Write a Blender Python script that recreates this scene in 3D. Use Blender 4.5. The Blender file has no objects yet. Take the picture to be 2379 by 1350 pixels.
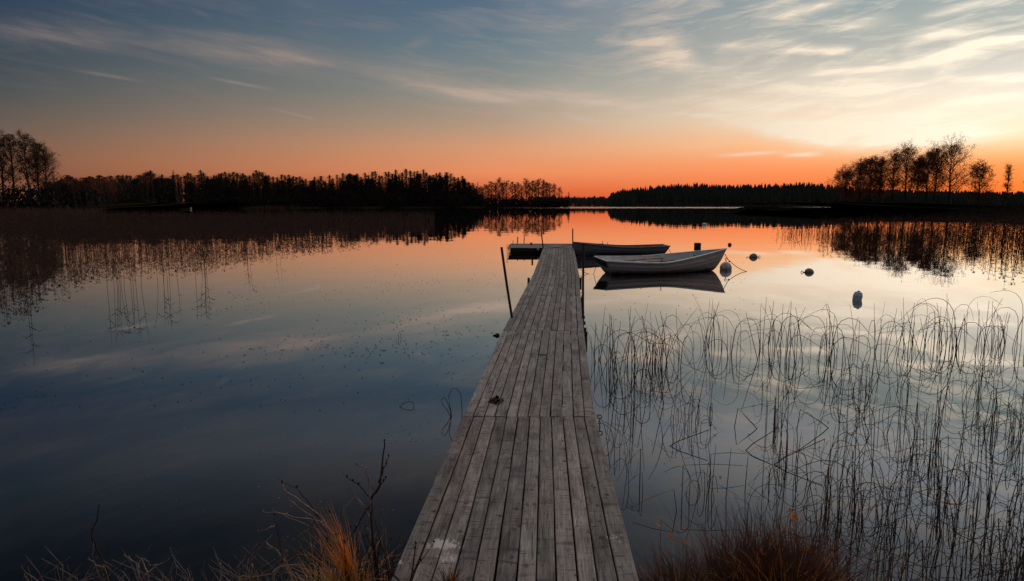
import bpy, math, random
from mathutils import Vector, Matrix
R = math.radians
rnd = random.Random(7)
sc = bpy.context.scene

# ------------------------------------------------------------------ camera
H = 2.1; F = 1586.0; CX, CY = 1189.5, 675.0; PITCH = math.atan(201.0 / F)
cam = bpy.data.objects.new('camera', bpy.data.cameras.new('camera'))
sc.collection.objects.link(cam); sc.camera = cam
cam.location = (0, 0, H); cam.rotation_euler = (R(90) - PITCH, 0, 0)
cam.data.sensor_width = 36; cam.data.lens = 36 * F / 2379
cam.data.clip_start = 0.05; cam.data.clip_end = 20000

# ------------------------------------------------------------------ pixel -> world helpers (pixels of the 2379 x 1350 photograph)
cp, sp = math.cos(PITCH), math.sin(PITCH)
def ray(px, py):
    u, v = (px - CX) / F, (CY - py) / F
    return Vector((u, cp + sp * v, -sp + cp * v))
def atz(px, py, z=0.0):
    d = ray(px, py); t = (z - H) / d.z
    return Vector((d.x * t, d.y * t, z))
def aty(px, py, Y):
    d = ray(px, py); t = Y / d.y
    return Vector((d.x * t, Y, H + d.z * t))
def azel(px, py):
    d = ray(px, py).normalized()
    return math.degrees(math.atan2(d.x, d.y)), math.degrees(math.asin(d.z))
def lin(c):
    return tuple((x / 255 / 12.92) if x / 255 <= .04045 else ((x / 255 + .055) / 1.055) ** 2.4 for x in c)

# ------------------------------------------------------------------ world / sky
SUN_AZ, SUN_EL = 43.0, 1.6
world = bpy.data.worlds.new('World'); sc.world = world; world.use_nodes = True
nt = world.node_tree; nt.nodes.clear(); NL = nt.links
def N(t, **k):
    n = nt.nodes.new(t)
    for a, b in k.items(): setattr(n, a, b)
    return n
def M(op, a, b=None, c=None, clamp=False):
    n = nt.nodes.new('ShaderNodeMath'); n.operation = op; n.use_clamp = clamp
    for i, x in enumerate((a, b, c)):
        if x is None: continue
        if isinstance(x, (int, float)): n.inputs[i].default_value = x
        else: NL.new(x, n.inputs[i])
    return n.outputs[0]
def VD(a, vec):
    n = nt.nodes.new('ShaderNodeVectorMath'); n.operation = 'DOT_PRODUCT'
    NL.new(a, n.inputs[0]); n.inputs[1].default_value = vec
    return n.outputs['Value']
def ramp(fac, stops, interp='LINEAR'):
    n = nt.nodes.new('ShaderNodeValToRGB'); r = n.color_ramp; r.interpolation = interp
    while len(r.elements) < len(stops): r.elements.new(1.0)
    for e, (p, c) in zip(r.elements, stops):
        e.position = p; e.color = tuple(c) + (1.0,)
    NL.new(fac, n.inputs[0]); return n.outputs[0]
def mixc(f, a, b):
    n = nt.nodes.new('ShaderNodeMix'); n.data_type = 'RGBA'
    for i, x in ((0, f), (6, a), (7, b)):
        if isinstance(x, (int, float)): n.inputs[i].default_value = x
        elif isinstance(x, tuple): n.inputs[i].default_value = x + (1.0,)
        else: NL.new(x, n.inputs[i])
    return n.outputs[2]
def noise(vec, scale, detail=4, rough=.55, dist=0.0):
    n = N('ShaderNodeTexNoise'); n.inputs['Scale'].default_value = scale; n.inputs['Detail'].default_value = detail
    n.inputs['Roughness'].default_value = rough; n.inputs['Distortion'].default_value = dist
    NL.new(vec, n.inputs['Vector']); return n.outputs['Fac']
tc = N('ShaderNodeTexCoord'); sx = N('ShaderNodeSeparateXYZ'); NL.new(tc.outputs['Generated'], sx.inputs[0])
el = M('MULTIPLY', M('ARCSINE', sx.outputs[2]), 57.29578)
az = M('MULTIPLY', M('ARCTAN2', sx.outputs[0], sx.outputs[1]), 57.29578)
elc = M('MAXIMUM', el, 0.0)
# angle round from the sunset, 0..180
dd = M('ABSOLUTE', M('WRAP', M('SUBTRACT', az, SUN_AZ), 180.0, -180.0))
e2 = M('DIVIDE', elc, 60.0, clamp=True)
def stops(L): return [(e / 60.0, lin(c)) for e, c in L]
def hi(L, extra): return stops(L) + [(e / 60.0, c) for e, c in extra]
rA = ramp(e2, hi([(0, (238, 96, 40)), (1.2, (250, 120, 58)), (2.6, (254, 154, 90)), (3.6, (255, 196, 138)), (4.6, (255, 232, 190)), (6.4, (254, 244, 222)), (8.6, (228, 224, 212)), (11.0, (190, 194, 186)), (14.5, (152, 171, 172))], [(19, (.75, .82, .9)), (30, (.85, .95, 1.05)), (60, (.65, .65, .68))]))
rB = ramp(e2, hi([(0, (226, 90, 44)), (1.2, (244, 118, 66)), (3.0, (252, 154, 102)), (4.6, (250, 190, 142)), (6.6, (238, 212, 182)), (9.2, (204, 195, 180)), (12.0, (167, 171, 167)), (15.0, (134, 151, 158))], [(19, (.62, .68, .76)), (30, (.62, .70, .82)), (60, (.6, .6, .62))]))
rC = ramp(e2, hi([(0, (204, 84, 50)), (1.0, (218, 104, 66)), (2.6, (234, 142, 96)), (4.6, (216, 154, 116)), (6.4, (182, 152, 128)), (9.0, (142, 142, 134)), (12.5, (108, 126, 136)), (15.8, (84, 108, 130))], [(19, (.22, .27, .34)), (24, (.13, .17, .23)), (32, (.06, .075, .10)), (45, (.5, .48, .48)), (60, (.62, .60, .60))]))
rD = ramp(e2, hi([(0, (116, 68, 50)), (1.5, (126, 82, 62)), (3.2, (126, 92, 74)), (5.2, (100, 88, 80)), (7.5, (72, 78, 82)), (10.5, (46, 64, 80)), (14, (32, 56, 82))], [(19, (.05, .075, .11)), (24, (.03, .045, .07)), (32, (.02, .028, .042)), (45, (.42, .40, .40)), (60, (.6, .58, .58))]))
rE = ramp(e2, hi([(0, (60, 50, 60)), (6, (60, 56, 74)), (14, (52, 58, 84))], [(30, (.10, .11, .14)), (60, (.5, .5, .52))]))
def mr(v, a, b, sm=True):
    n = N('ShaderNodeMapRange'); n.interpolation_type = 'SMOOTHSTEP' if sm else 'LINEAR'
    n.inputs[1].default_value = a; n.inputs[2].default_value = b; NL.new(v, n.inputs[0]); return n.outputs[0]
base = mixc(mr(dd, 6, 24, False), rA, rB)
base = mixc(mr(dd, 24, 44, False), base, rC)
base = mixc(mr(dd, 44, 80, False), base, rD)
base = mixc(mr(dd, 84, 150), base, rE)
# clouds
cv = N('ShaderNodeCombineXYZ'); NL.new(az, cv.inputs[0]); NL.new(el, cv.inputs[1]); cv.inputs[2].default_value = 1.0
def rotsc(ang, sxx, syy, off=0.0):
    n = N('ShaderNodeMapping'); n.vector_type = 'TEXTURE'
    n.inputs['Rotation'].default_value = (0, 0, R(ang)); n.inputs['Scale'].default_value = (1 / sxx, 1 / syy, 1)
    n.inputs['Location'].default_value = (off, off * .7, 0)
    NL.new(cv.outputs[0], n.inputs['Vector']); return n.outputs[0]
wob = M('SUBTRACT', noise(rotsc(0, .12, .5), 1.0, 3), .5)
BANDS = [(-160, 52, 420, 98, 24, .36), (300, 86, 840, 146, 29, .42), (560, 112, 800, 150, 10, .28), (780, 140, 1290, 262, 30, .36), (900, 178, 1260, 256, 8, .4),
         (1380, 100, 1640, 92, 10, .5), (1500, 78, 1640, 176, 24, .55), (1460, 130, 1640, 170, 18, .3), (1030, 200, 1520, 245, 16, .42), (1290, 262, 1420, 292, 7, .4), (1280, 232, 1500, 246, 7, .3),
         (1540, 262, 1730, 272, 5, .6), (1640, 285, 1900, 292, 13, .75), (1700, 256, 1900, 240, 14, .5), (1740, 300, 1990, 340, 12, .7), (1840, 320, 2420, 300, 26, .8), (1740, 300, 2460, 250, 42, .4), (1560, 210, 1960, 320, 20, .5), (1600, 180, 2460, 215, 30, .35),
         (1840, 172, 2160, 150, 7, .7), (2080, 160, 2330, 98, 14, .85), (2200, 106, 2460, 84, 9, .9), (2080, 90, 2320, 62, 12, .6), (2200, 192, 2460, 172, 8, .9), (2170, 240, 2440, 215, 8, .8),
         (1760, 118, 2000, 112, 8, .55), (1900, 126, 1990, 114, 6, .7), (1900, 214, 2080, 210, 7, .8), (1960, 246, 2090, 230, 6, .75), (1740, 50, 2010, -12, 11, .55), (1900, 70, 2100, 40, 12, .35), (2130, 44, 2370, -16, 8, .7),
         (1640, 362, 1840, 352, 4, .55), (1810, 362, 1920, 358, 5, .6), (1580, 112, 1900, 86, 9, .3), (500, 45, 440, 20, 5, .15), (930, 112, 1010, 82, 10, .18)]
tot = None
def add(m, s):
    global tot
    t = M('MULTIPLY', m, s); tot = t if tot is None else M('ADD', tot, t)
wob2 = M('MULTIPLY', wob, 1.6)
def line(b, wmul=1.0, use_wob=True, tail=False):
    x0, y0, x1, y1, w, s = b
    a0, e0 = azel(x0, y0); a1, e1 = azel(x1, y1)
    dx, dy = a1 - a0, e1 - e0; L = math.hypot(dx, dy); ux, uy = dx / L, dy / L; wd = w * .0335 * wmul
    t = VD(cv.outputs[0], (ux / L, uy / L, -(a0 * ux + e0 * uy) / L))
    s_ = VD(cv.outputs[0], (-uy / wd, ux / wd, (a0 * uy - e0 * ux) / wd))
    if use_wob: s_ = M('ADD', s_, M('MULTIPLY', wob2, min(1.4, .5 / wd)))
    g = M('EXPONENT', M('MULTIPLY', M('MULTIPLY', s_, s_), -1.0))
    if tail: en = M('MULTIPLY', M('MAXIMUM', t, 0.0), M('MULTIPLY', M('SUBTRACT', 1.0, t), 25.0, clamp=True))
    else: en = M('MULTIPLY', M('MULTIPLY', t, 2.6, clamp=True), M('MULTIPLY', M('SUBTRACT', 1.0, t), 2.6, clamp=True))
    return M('MULTIPLY', g, en), s
for b in BANDS: add(*line(b))
tex1 = noise(rotsc(8, .16, .95, 3.0), 1.0, 7, .62, .6)
tex2 = noise(rotsc(-7, .14, .9, 9.0), 1.0, 7, .62, .6)
right = mr(az, -4, 14); texm = M('ADD', M('MULTIPLY', tex1, right), M('MULTIPLY', tex2, M('SUBTRACT', 1.0, right)))
fine = noise(rotsc(-6, .28, 3.0, 5.0), 1.0, 5, .6, .8)
texm = M('ADD', M('MULTIPLY', texm, .78), M('MULTIPLY', fine, .22))
tot = M('MULTIPLY', tot, M('MULTIPLY', M('SUBTRACT', texm, .22), 4.3))
wisp = M('MULTIPLY', M('SUBTRACT', texm, .47), 3.6, clamp=True)
elm = M('MULTIPLY', mr(el, 3.2, 8), M('ADD', .22, M('MULTIPLY', mr(az, -10, 25), .6)))
tot = M('ADD', tot, M('MULTIPLY', wisp, elm))
broad = noise(rotsc(0, .035, .09, 4.0), 1.0, 4, .5, .3)
tot = M('ADD', tot, M('MULTIPLY', M('MULTIPLY', M('SUBTRACT', broad, .5), 1.2, clamp=True), mr(el, 5, 16)))
ctr = None
for b in ((160, 161, 335, 189, 3.2, .5), (465, 176, 650, 211, 3.2, .6)):
    m, s = line(b, use_wob=False); m = M('MULTIPLY', m, s); ctr = m if ctr is None else M('ADD', ctr, m)
m, s = line((600, 244, 731, 277, 2.0, 1.3), use_wob=False, tail=True); ctr = M('ADD', ctr, M('MULTIPLY', m, s))
tot = M('ADD', tot, ctr)
tot = M('MINIMUM', M('MAXIMUM', tot, 0.0), .95)
hi_el = mr(el, 3, 9)
cc = ramp(M('DIVIDE', dd, 180.0), [(0, (1.25, 1.12, .92)), (.10, (1.0, .86, .68)), (.2, (.62, .48, .38)), (.32, (.32, .25, .22)), (.46, (.17, .15, .155)), (.8, (.09, .08, .09)), (1.0, (.08, .07, .08))])
col = mixc(tot, base, cc)
bg = N('ShaderNodeBackground'); NL.new(col, bg.inputs[0]); bg.inputs[1].default_value = 1.12
sky = N('ShaderNodeTexSky'); sky.sky_type = 'NISHITA'; sky.sun_disc = False
sky.sun_elevation = R(SUN_EL); sky.sun_rotation = R(SUN_AZ); sky.air_density = 1.0; sky.dust_density = 1.0
bg2 = N('ShaderNodeBackground'); NL.new(sky.outputs[0], bg2.inputs[0]); bg2.inputs[1].default_value = 0.05
ad = N('ShaderNodeMixShader'); ad.inputs[0].default_value = .12; NL.new(bg.outputs[0], ad.inputs[1]); NL.new(bg2.outputs[0], ad.inputs[2])
wo = N('ShaderNodeOutputWorld'); NL.new(ad.outputs[0], wo.inputs[0])
world.cycles.sampling_method = 'MANUAL'; world.cycles.sample_map_resolution = 512

sun = bpy.data.objects.new('sun', bpy.data.lights.new('sun', 'SUN')); sc.collection.objects.link(sun)
sun.data.energy = 0.55; sun.data.angle = R(0.5); sun.data.color = (1.0, .42, .18)
sd = Vector((math.sin(R(SUN_AZ)) * math.cos(R(SUN_EL)), math.cos(R(SUN_AZ)) * math.cos(R(SUN_EL)), math.sin(R(SUN_EL))))
sun.rotation_euler = sd.to_track_quat('Z', 'Y').to_euler(); sun.location = (60, 60, 30)

sc.view_settings.view_transform = 'Standard'; sc.view_settings.look = 'None'
sc.view_settings.exposure = 0.0; sc.view_settings.gamma = 1.0
sc.cycles.max_bounces = 6; sc.cycles.caustics_reflective = False; sc.cycles.caustics_refractive = False
sc.cycles.use_denoising = True

# ------------------------------------------------------------------ materials
def mat(name, col, rough=.8, col2=None, scale=8.0, metal=0.0, bump=0.0, spec=.3, stretch=(1, 1, 1), trans=0.0):
    m = bpy.data.materials.new(name); m.use_nodes = True; t = m.node_tree; b = t.nodes['Principled BSDF']
    b.inputs['Roughness'].default_value = rough; b.inputs['Metallic'].default_value = metal
    b.inputs['Specular IOR Level'].default_value = spec
    tcn = t.nodes.new('ShaderNodeTexCoord'); mp = t.nodes.new('ShaderNodeMapping'); mp.inputs['Scale'].default_value = stretch
    t.links.new(tcn.outputs['Object'], mp.inputs[0])
    n = t.nodes.new('ShaderNodeTexNoise'); n.inputs['Scale'].default_value = scale; n.inputs['Detail'].default_value = 5
    t.links.new(mp.outputs[0], n.inputs['Vector'])
    r = t.nodes.new('ShaderNodeValToRGB'); r.color_ramp.elements[0].position = .32; r.color_ramp.elements[1].position = .68
    c2 = col2 or tuple(x * .6 for x in col)
    r.color_ramp.elements[0].color = tuple(c2) + (1,); r.color_ramp.elements[1].color = tuple(col) + (1,)
    t.links.new(n.outputs['Fac'], r.inputs[0]); t.links.new(r.outputs[0], b.inputs['Base Color'])
    if bump:
        bn = t.nodes.new('ShaderNodeBump'); bn.inputs['Strength'].default_value = bump; bn.inputs['Distance'].default_value = .02
        t.links.new(n.outputs['Fac'], bn.inputs['Height']); t.links.new(bn.outputs[0], b.inputs['Normal'])
    if trans:
        tr = t.nodes.new('ShaderNodeBsdfTranslucent'); t.links.new(r.outputs[0], tr.inputs[0])
        mx = t.nodes.new('ShaderNodeMixShader'); mx.inputs[0].default_value = trans
        out = t.nodes['Material Output']; t.links.new(b.outputs[0], mx.inputs[1]); t.links.new(tr.outputs[0], mx.inputs[2])
        t.links.new(mx.outputs[0], out.inputs['Surface'])
    return m
M_twig = mat('twig_brown', (.075, .042, .026), .9, (.04, .024, .016), 3, trans=.35)
M_redtwig = mat('twig_rust', (.19, .062, .028), .9, (.09, .034, .018), 3, trans=.5)
M_bark = mat('bark_dark', (.05, .042, .036), .95, None, 20)
M_birch = mat('bark_birch', (.42, .39, .35), .8, (.06, .05, .045), 3.0, stretch=(1, 1, 2.5))
M_spruce = mat('spruce_needles', (.022, .03, .018), .9, (.012, .016, .011), 2)
M_under = mat('undergrowth_brown', (.03, .024, .016), .95, (.016, .014, .010), 1.0)
M_reed = mat('reed_straw', (.068, .032, .021), .8, (.034, .018, .012), 2, trans=.2)
M_reedpale = mat('reed_pale', (.20, .13, .07), .8, (.12, .075, .04), 2, trans=.2)
M_rush = mat('rush_stem', (.12, .062, .042), .7, (.055, .033, .024), 4)
M_rushlt = mat('rush_stem_dry', (.22, .12, .075), .7, (.10, .058, .04), 6)
M_grass_or = mat('grass_orange', (.90, .34, .045), .7, (.55, .19, .03), 10, trans=.3)
M_grass_st = mat('grass_straw', (.60, .38, .16), .7, (.32, .18, .08), 10, trans=.25)
M_grass_dk = mat('grass_maroon', (.16, .062, .034), .8, (.028, .013, .010), 8, trans=.2)
M_leaf = mat('leaf_orange', (.70, .20, .03), .6, (.40, .10, .02), 15, trans=.3)
M_stick = mat('dry_stick', (.34, .24, .205), .85, (.09, .06, .05), 14)
M_stickdk = mat('dark_stick', (.035, .024, .020), .85, None, 14)
M_soil = mat('bank_soil', (.022, .016, .011), .95, (.015, .012, .010), 6, bump=.5)
M_land = mat('shore_land', (.018, .014, .009), 1.0, (.011, .009, .006), .2, spec=0.0)
M_post = mat('weathered_pole', (.055, .038, .030), .8, (.025, .018, .015), 12, stretch=(1, 1, .15))
M_dark = mat('float_dark', (.018, .018, .02), .6, None, 6)
M_iron = mat('rusty_iron', (.035, .028, .026), .55, (.02, .014, .012), 60, metal=.6)
M_boat = mat('boat_paint_pale', (.66, .61, .54), .45, (.50, .46, .41), 3.0, stretch=(1, 1, 4))
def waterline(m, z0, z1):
    """dark ragged band along the waterline of a hull: shade painted into its colour"""
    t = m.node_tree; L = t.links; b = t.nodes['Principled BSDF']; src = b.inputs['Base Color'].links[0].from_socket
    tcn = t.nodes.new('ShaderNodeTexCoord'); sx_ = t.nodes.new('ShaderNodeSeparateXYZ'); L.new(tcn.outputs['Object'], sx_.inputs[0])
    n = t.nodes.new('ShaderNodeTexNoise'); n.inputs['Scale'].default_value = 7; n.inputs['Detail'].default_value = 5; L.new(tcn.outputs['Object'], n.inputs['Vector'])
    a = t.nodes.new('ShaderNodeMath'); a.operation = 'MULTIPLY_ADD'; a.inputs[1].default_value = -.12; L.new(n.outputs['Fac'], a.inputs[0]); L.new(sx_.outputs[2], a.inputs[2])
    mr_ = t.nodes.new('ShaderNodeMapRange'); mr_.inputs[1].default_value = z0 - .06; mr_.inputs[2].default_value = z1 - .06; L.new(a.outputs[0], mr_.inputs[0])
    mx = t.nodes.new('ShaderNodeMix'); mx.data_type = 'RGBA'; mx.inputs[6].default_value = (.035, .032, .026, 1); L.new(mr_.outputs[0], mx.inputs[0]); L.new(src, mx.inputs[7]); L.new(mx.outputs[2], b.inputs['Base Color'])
waterline(M_boat, .03, .16)  # shade low on the pale hull, put into the paint colour
M_boatin = mat('boat_inside_pale', (.72, .71, .68), .55, (.52, .51, .49), 4)
M_boat2 = mat('boat_paint_grey', (.20, .20, .215), .5, (.15, .15, .16), 3)
M_boat2in = mat('boat_inside_grey', (.22, .22, .23), .6, (.14, .14, .15), 4)
M_blue = mat('blue_paint', (.03, .22, .42), .5, (.02, .15, .30), 5)
M_bluepale = mat('pale_blue_paint', (.25, .42, .52), .5, None, 5)
M_oar = mat('oar_wood', (.50, .27, .14), .6, (.18, .10, .06), 8)
M_rope = mat('rope', (.10, .07, .055), .9, None, 40)
M_buoy = mat('buoy_grey', (.62, .60, .58), .6, (.28, .26, .25), 6)
M_buoydk = mat('buoy_dark', (.19, .175, .17), .6, (.13, .12, .115), 9)
M_white = mat('weathered_white', (.55, .60, .66), .5, (.38, .42, .47), 8)
M_red = mat('faded_red', (.22, .09, .07), .6, None, 8)
M_litter = mat('leaf_litter', (.05, .022, .016), .8, (.02, .010, .008), 60)
M_debris = mat('water_debris', (.03, .026, .02), .7, (.012, .012, .012), 20)
M_debrispale = mat('pale_debris', (.32, .32, .30), .7, None, 20)

def wood_material():
    m = bpy.data.materials.new('weathered_deck_wood'); m.use_nodes = True; t = m.node_tree; L = t.links
    b = t.nodes['Principled BSDF']; b.inputs['Roughness'].default_value = .72; b.inputs['Specular IOR Level'].default_value = .25
    def nn(k, **kw):
        n = t.nodes.new(k)
        for a, c in kw.items(): setattr(n, a, c)
        return n
    def mth(op, a, c=None, d=None, cl=False):
        n = nn('ShaderNodeMath', operation=op, use_clamp=cl)
        for i, x in enumerate((a, c, d)):
            if x is None: continue
            if isinstance(x, (int, float)): n.inputs[i].default_value = x
            else: L.new(x, n.inputs[i])
        return n.outputs[0]
    tcn = nn('ShaderNodeTexCoord'); at = nn('ShaderNodeAttribute', attribute_name='plank')
    off = nn('ShaderNodeVectorMath', operation='MULTIPLY'); L.new(at.outputs['Color'], off.inputs[0]); off.inputs[1].default_value = (13, 47, 5)
    vec = nn('ShaderNodeVectorMath', operation='ADD'); L.new(tcn.outputs['Object'], vec.inputs[0]); L.new(off.outputs[0], vec.inputs[1])
    def nz(sc3, s, det=5, rough=.6, dist=0.0):
        mp = nn('ShaderNodeMapping'); mp.inputs['Scale'].default_value = sc3; L.new(vec.outputs[0], mp.inputs[0])
        n = nn('ShaderNodeTexNoise'); n.inputs['Scale'].default_value = s; n.inputs['Detail'].default_value = det
        n.inputs['Roughness'].default_value = rough; n.inputs['Distortion'].default_value = dist
        L.new(mp.outputs[0], n.inputs['Vector']); return n.outputs['Fac']
    grain = nz((1, .035, 1), 62, 7, .75, .5)
    broad = nz((1, .25, 1), 7, 5, .6, .5)
    blot = nz((1, .7, 1), 3.2, 6, .65, .2)
    sep = nn('ShaderNodeSeparateColor'); L.new(at.outputs['Color'], sep.inputs[0])
    cr = nn('ShaderNodeValToRGB'); e = cr.color_ramp.elements
    e[0].position = .38; e[0].color = (.030, .0255, .023, 1); e[1].position = .62; e[1].color = (.335, .29, .262, 1)
    mix1 = mth('ADD', mth('MULTIPLY', grain, .42), mth('MULTIPLY', broad, .30)); mix1 = mth('ADD', mix1, mth('MULTIPLY', blot, .28))
    L.new(mix1, cr.inputs[0])
    # knots
    def knots(sc3, s, r0, r1, rnd_=1.0):
        mp = nn('ShaderNodeMapping'); mp.inputs['Scale'].default_value = sc3; L.new(vec.outputs[0], mp.inputs[0])
        wob_ = nn('ShaderNodeTexNoise'); wob_.inputs['Scale'].default_value = 38; L.new(vec.outputs[0], wob_.inputs['Vector'])
        v = nn('ShaderNodeTexVoronoi', voronoi_dimensions='2D'); v.inputs['Scale'].default_value = s; v.inputs['Randomness'].default_value = rnd_; L.new(mp.outputs[0], v.inputs['Vector'])
        d = mth('ADD', v.outputs['Distance'], mth('MULTIPLY', mth('SUBTRACT', wob_.outputs['Fac'], .42), .42))
        n = nn('ShaderNodeMapRange', interpolation_type='SMOOTHSTEP'); n.inputs[1].default_value = r0; n.inputs[2].default_value = r1
        n.inputs[3].default_value = 1; n.inputs[4].default_value = 0; L.new(d, n.inputs[0])
        pick = nn('ShaderNodeSeparateColor'); L.new(v.outputs['Color'], pick.inputs[0])
        return mth('MULTIPLY', n.outputs[0], mth('MULTIPLY', mth('SUBTRACT', pick.outputs[0], .38), 2.6, cl=True))
    k1 = knots((.9, .7, 1), 8.5, .04, .22); k2 = knots((.42, 2.3, 1), 11, .04, .28); k3 = knots((1, 1, .01), 42, .06, .2)
    # lengthwise checks
    ck = nz((1, .02, 1), 34, 3, .5, .6); ck = mth('MULTIPLY', mth('SUBTRACT', mth('ABSOLUTE', mth('SUBTRACT', ck, .5)), 0.0), 60, cl=True); ck = mth('SUBTRACT', 1.0, ck)
    ckm = mth('MULTIPLY', ck, mth('GREATER_THAN', blot, .50))
    # cross stains
    cs = nz((.35, 3.2, 1), 5, 5, .65, .6); cs = mth('MULTIPLY', mth('SUBTRACT', cs, .56), 7.0, cl=True)
    dark = mth('MAXIMUM', mth('MAXIMUM', mth('MULTIPLY', k1, .9), mth('MULTIPLY', k2, .8)), mth('MAXIMUM', mth('MULTIPLY', k3, .5), mth('MAXIMUM', mth('MULTIPLY', ckm, .9), mth('MULTIPLY', cs, .72))))
    mx = nn('ShaderNodeMix', data_type='RGBA'); L.new(dark, mx.inputs[0]); L.new(cr.outputs[0], mx.inputs[6]); mx.inputs[7].default_value = (.03, .024, .022, 1)
    # per board tone
    tone = mth('ADD', mth('MULTIPLY', sep.outputs[0], .66), .62)
    sc_ = nn('ShaderNodeVectorMath', operation='SCALE'); L.new(mx.outputs[2], sc_.inputs[0]); L.new(tone, sc_.inputs['Scale'])
    # warm tint and bleached patches
    wm = nz((1, .5, 1), 1.3, 3); mx2 = nn('ShaderNodeMix', data_type='RGBA', blend_type='MULTIPLY')
    L.new(mth('MULTIPLY', mth('SUBTRACT', wm, .42), 3.0, cl=True), mx2.inputs[0]); L.new(sc_.outputs[0], mx2.inputs[6]); mx2.inputs[7].default_value = (1.06, .95, .91, 1)
    pl = nz((1, .4, 1), 2.3, 6, .7, .4); mx3 = nn('ShaderNodeMix', data_type='RGBA')
    L.new(mth('MULTIPLY', mth('SUBTRACT', pl, .66), 5.0, cl=True), mx3.inputs[0]); L.new(mx2.outputs[2], mx3.inputs[6]); mx3.inputs[7].default_value = (.34, .31, .295, 1)
    # trodden, bleached spots near the landward end
    geo = nn('ShaderNodeNewGeometry'); wn = nn('ShaderNodeTexNoise'); wn.inputs['Scale'].default_value = 34; wn.inputs['Detail'].default_value = 7; wn.inputs['Roughness'].default_value = .75
    wm2 = nn('ShaderNodeMapping'); wm2.inputs['Scale'].default_value = (1, .38, 1); L.new(geo.outputs['Position'], wm2.inputs[0]); L.new(wm2.outputs[0], wn.inputs['Vector'])
    wear = None
    for (qx, qy, qs, qa) in ((1032, 1268, .13, 1.0), (1040, 1300, .12, .7), (922, 1316, .08, .8), (1432, 1255, .15, .45), (960, 1215, .10, .35), (1320, 1060, .10, .3)):
        P_ = atz(qx, qy, .31); df = nn('ShaderNodeVectorMath', operation='SUBTRACT'); L.new(geo.outputs['Position'], df.inputs[0]); df.inputs[1].default_value = P_
        sc2 = nn('ShaderNodeVectorMath', operation='MULTIPLY'); L.new(df.outputs[0], sc2.inputs[0]); sc2.inputs[1].default_value = (1 / qs, 1.3 / qs, 0)
        ln = nn('ShaderNodeVectorMath', operation='LENGTH'); L.new(sc2.outputs[0], ln.inputs[0])
        g_ = mth('MULTIPLY', mth('SUBTRACT', 1.0, ln.outputs['Value'], cl=True), qa); wear = g_ if wear is None else mth('MAXIMUM', wear, g_)
    wv = mth('MULTIPLY', mth('SUBTRACT', mth('ADD', wn.outputs['Fac'], mth('MULTIPLY', wear, .42)), .66), 9.0, cl=True); wv = mth('MULTIPLY', wv, mth('MULTIPLY', wear, 3.0, cl=True)); wv = mth('MULTIPLY', wv, .62)
    mx4 = nn('ShaderNodeMix', data_type='RGBA'); L.new(wv, mx4.inputs[0]); L.new(mx3.outputs[2], mx4.inputs[6]); mx4.inputs[7].default_value = (.66, .60, .56, 1)
    L.new(mx4.outputs[2], b.inputs['Base Color'])
    bp = nn('ShaderNodeBump'); bp.inputs['Strength'].default_value = .55; bp.inputs['Distance'].default_value = .004
    L.new(mth('SUBTRACT', mix1, mth('MULTIPLY', dark, .4)), bp.inputs['Height']); L.new(bp.outputs[0], b.inputs['Normal'])
    return m
M_wood = wood_material()

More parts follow.
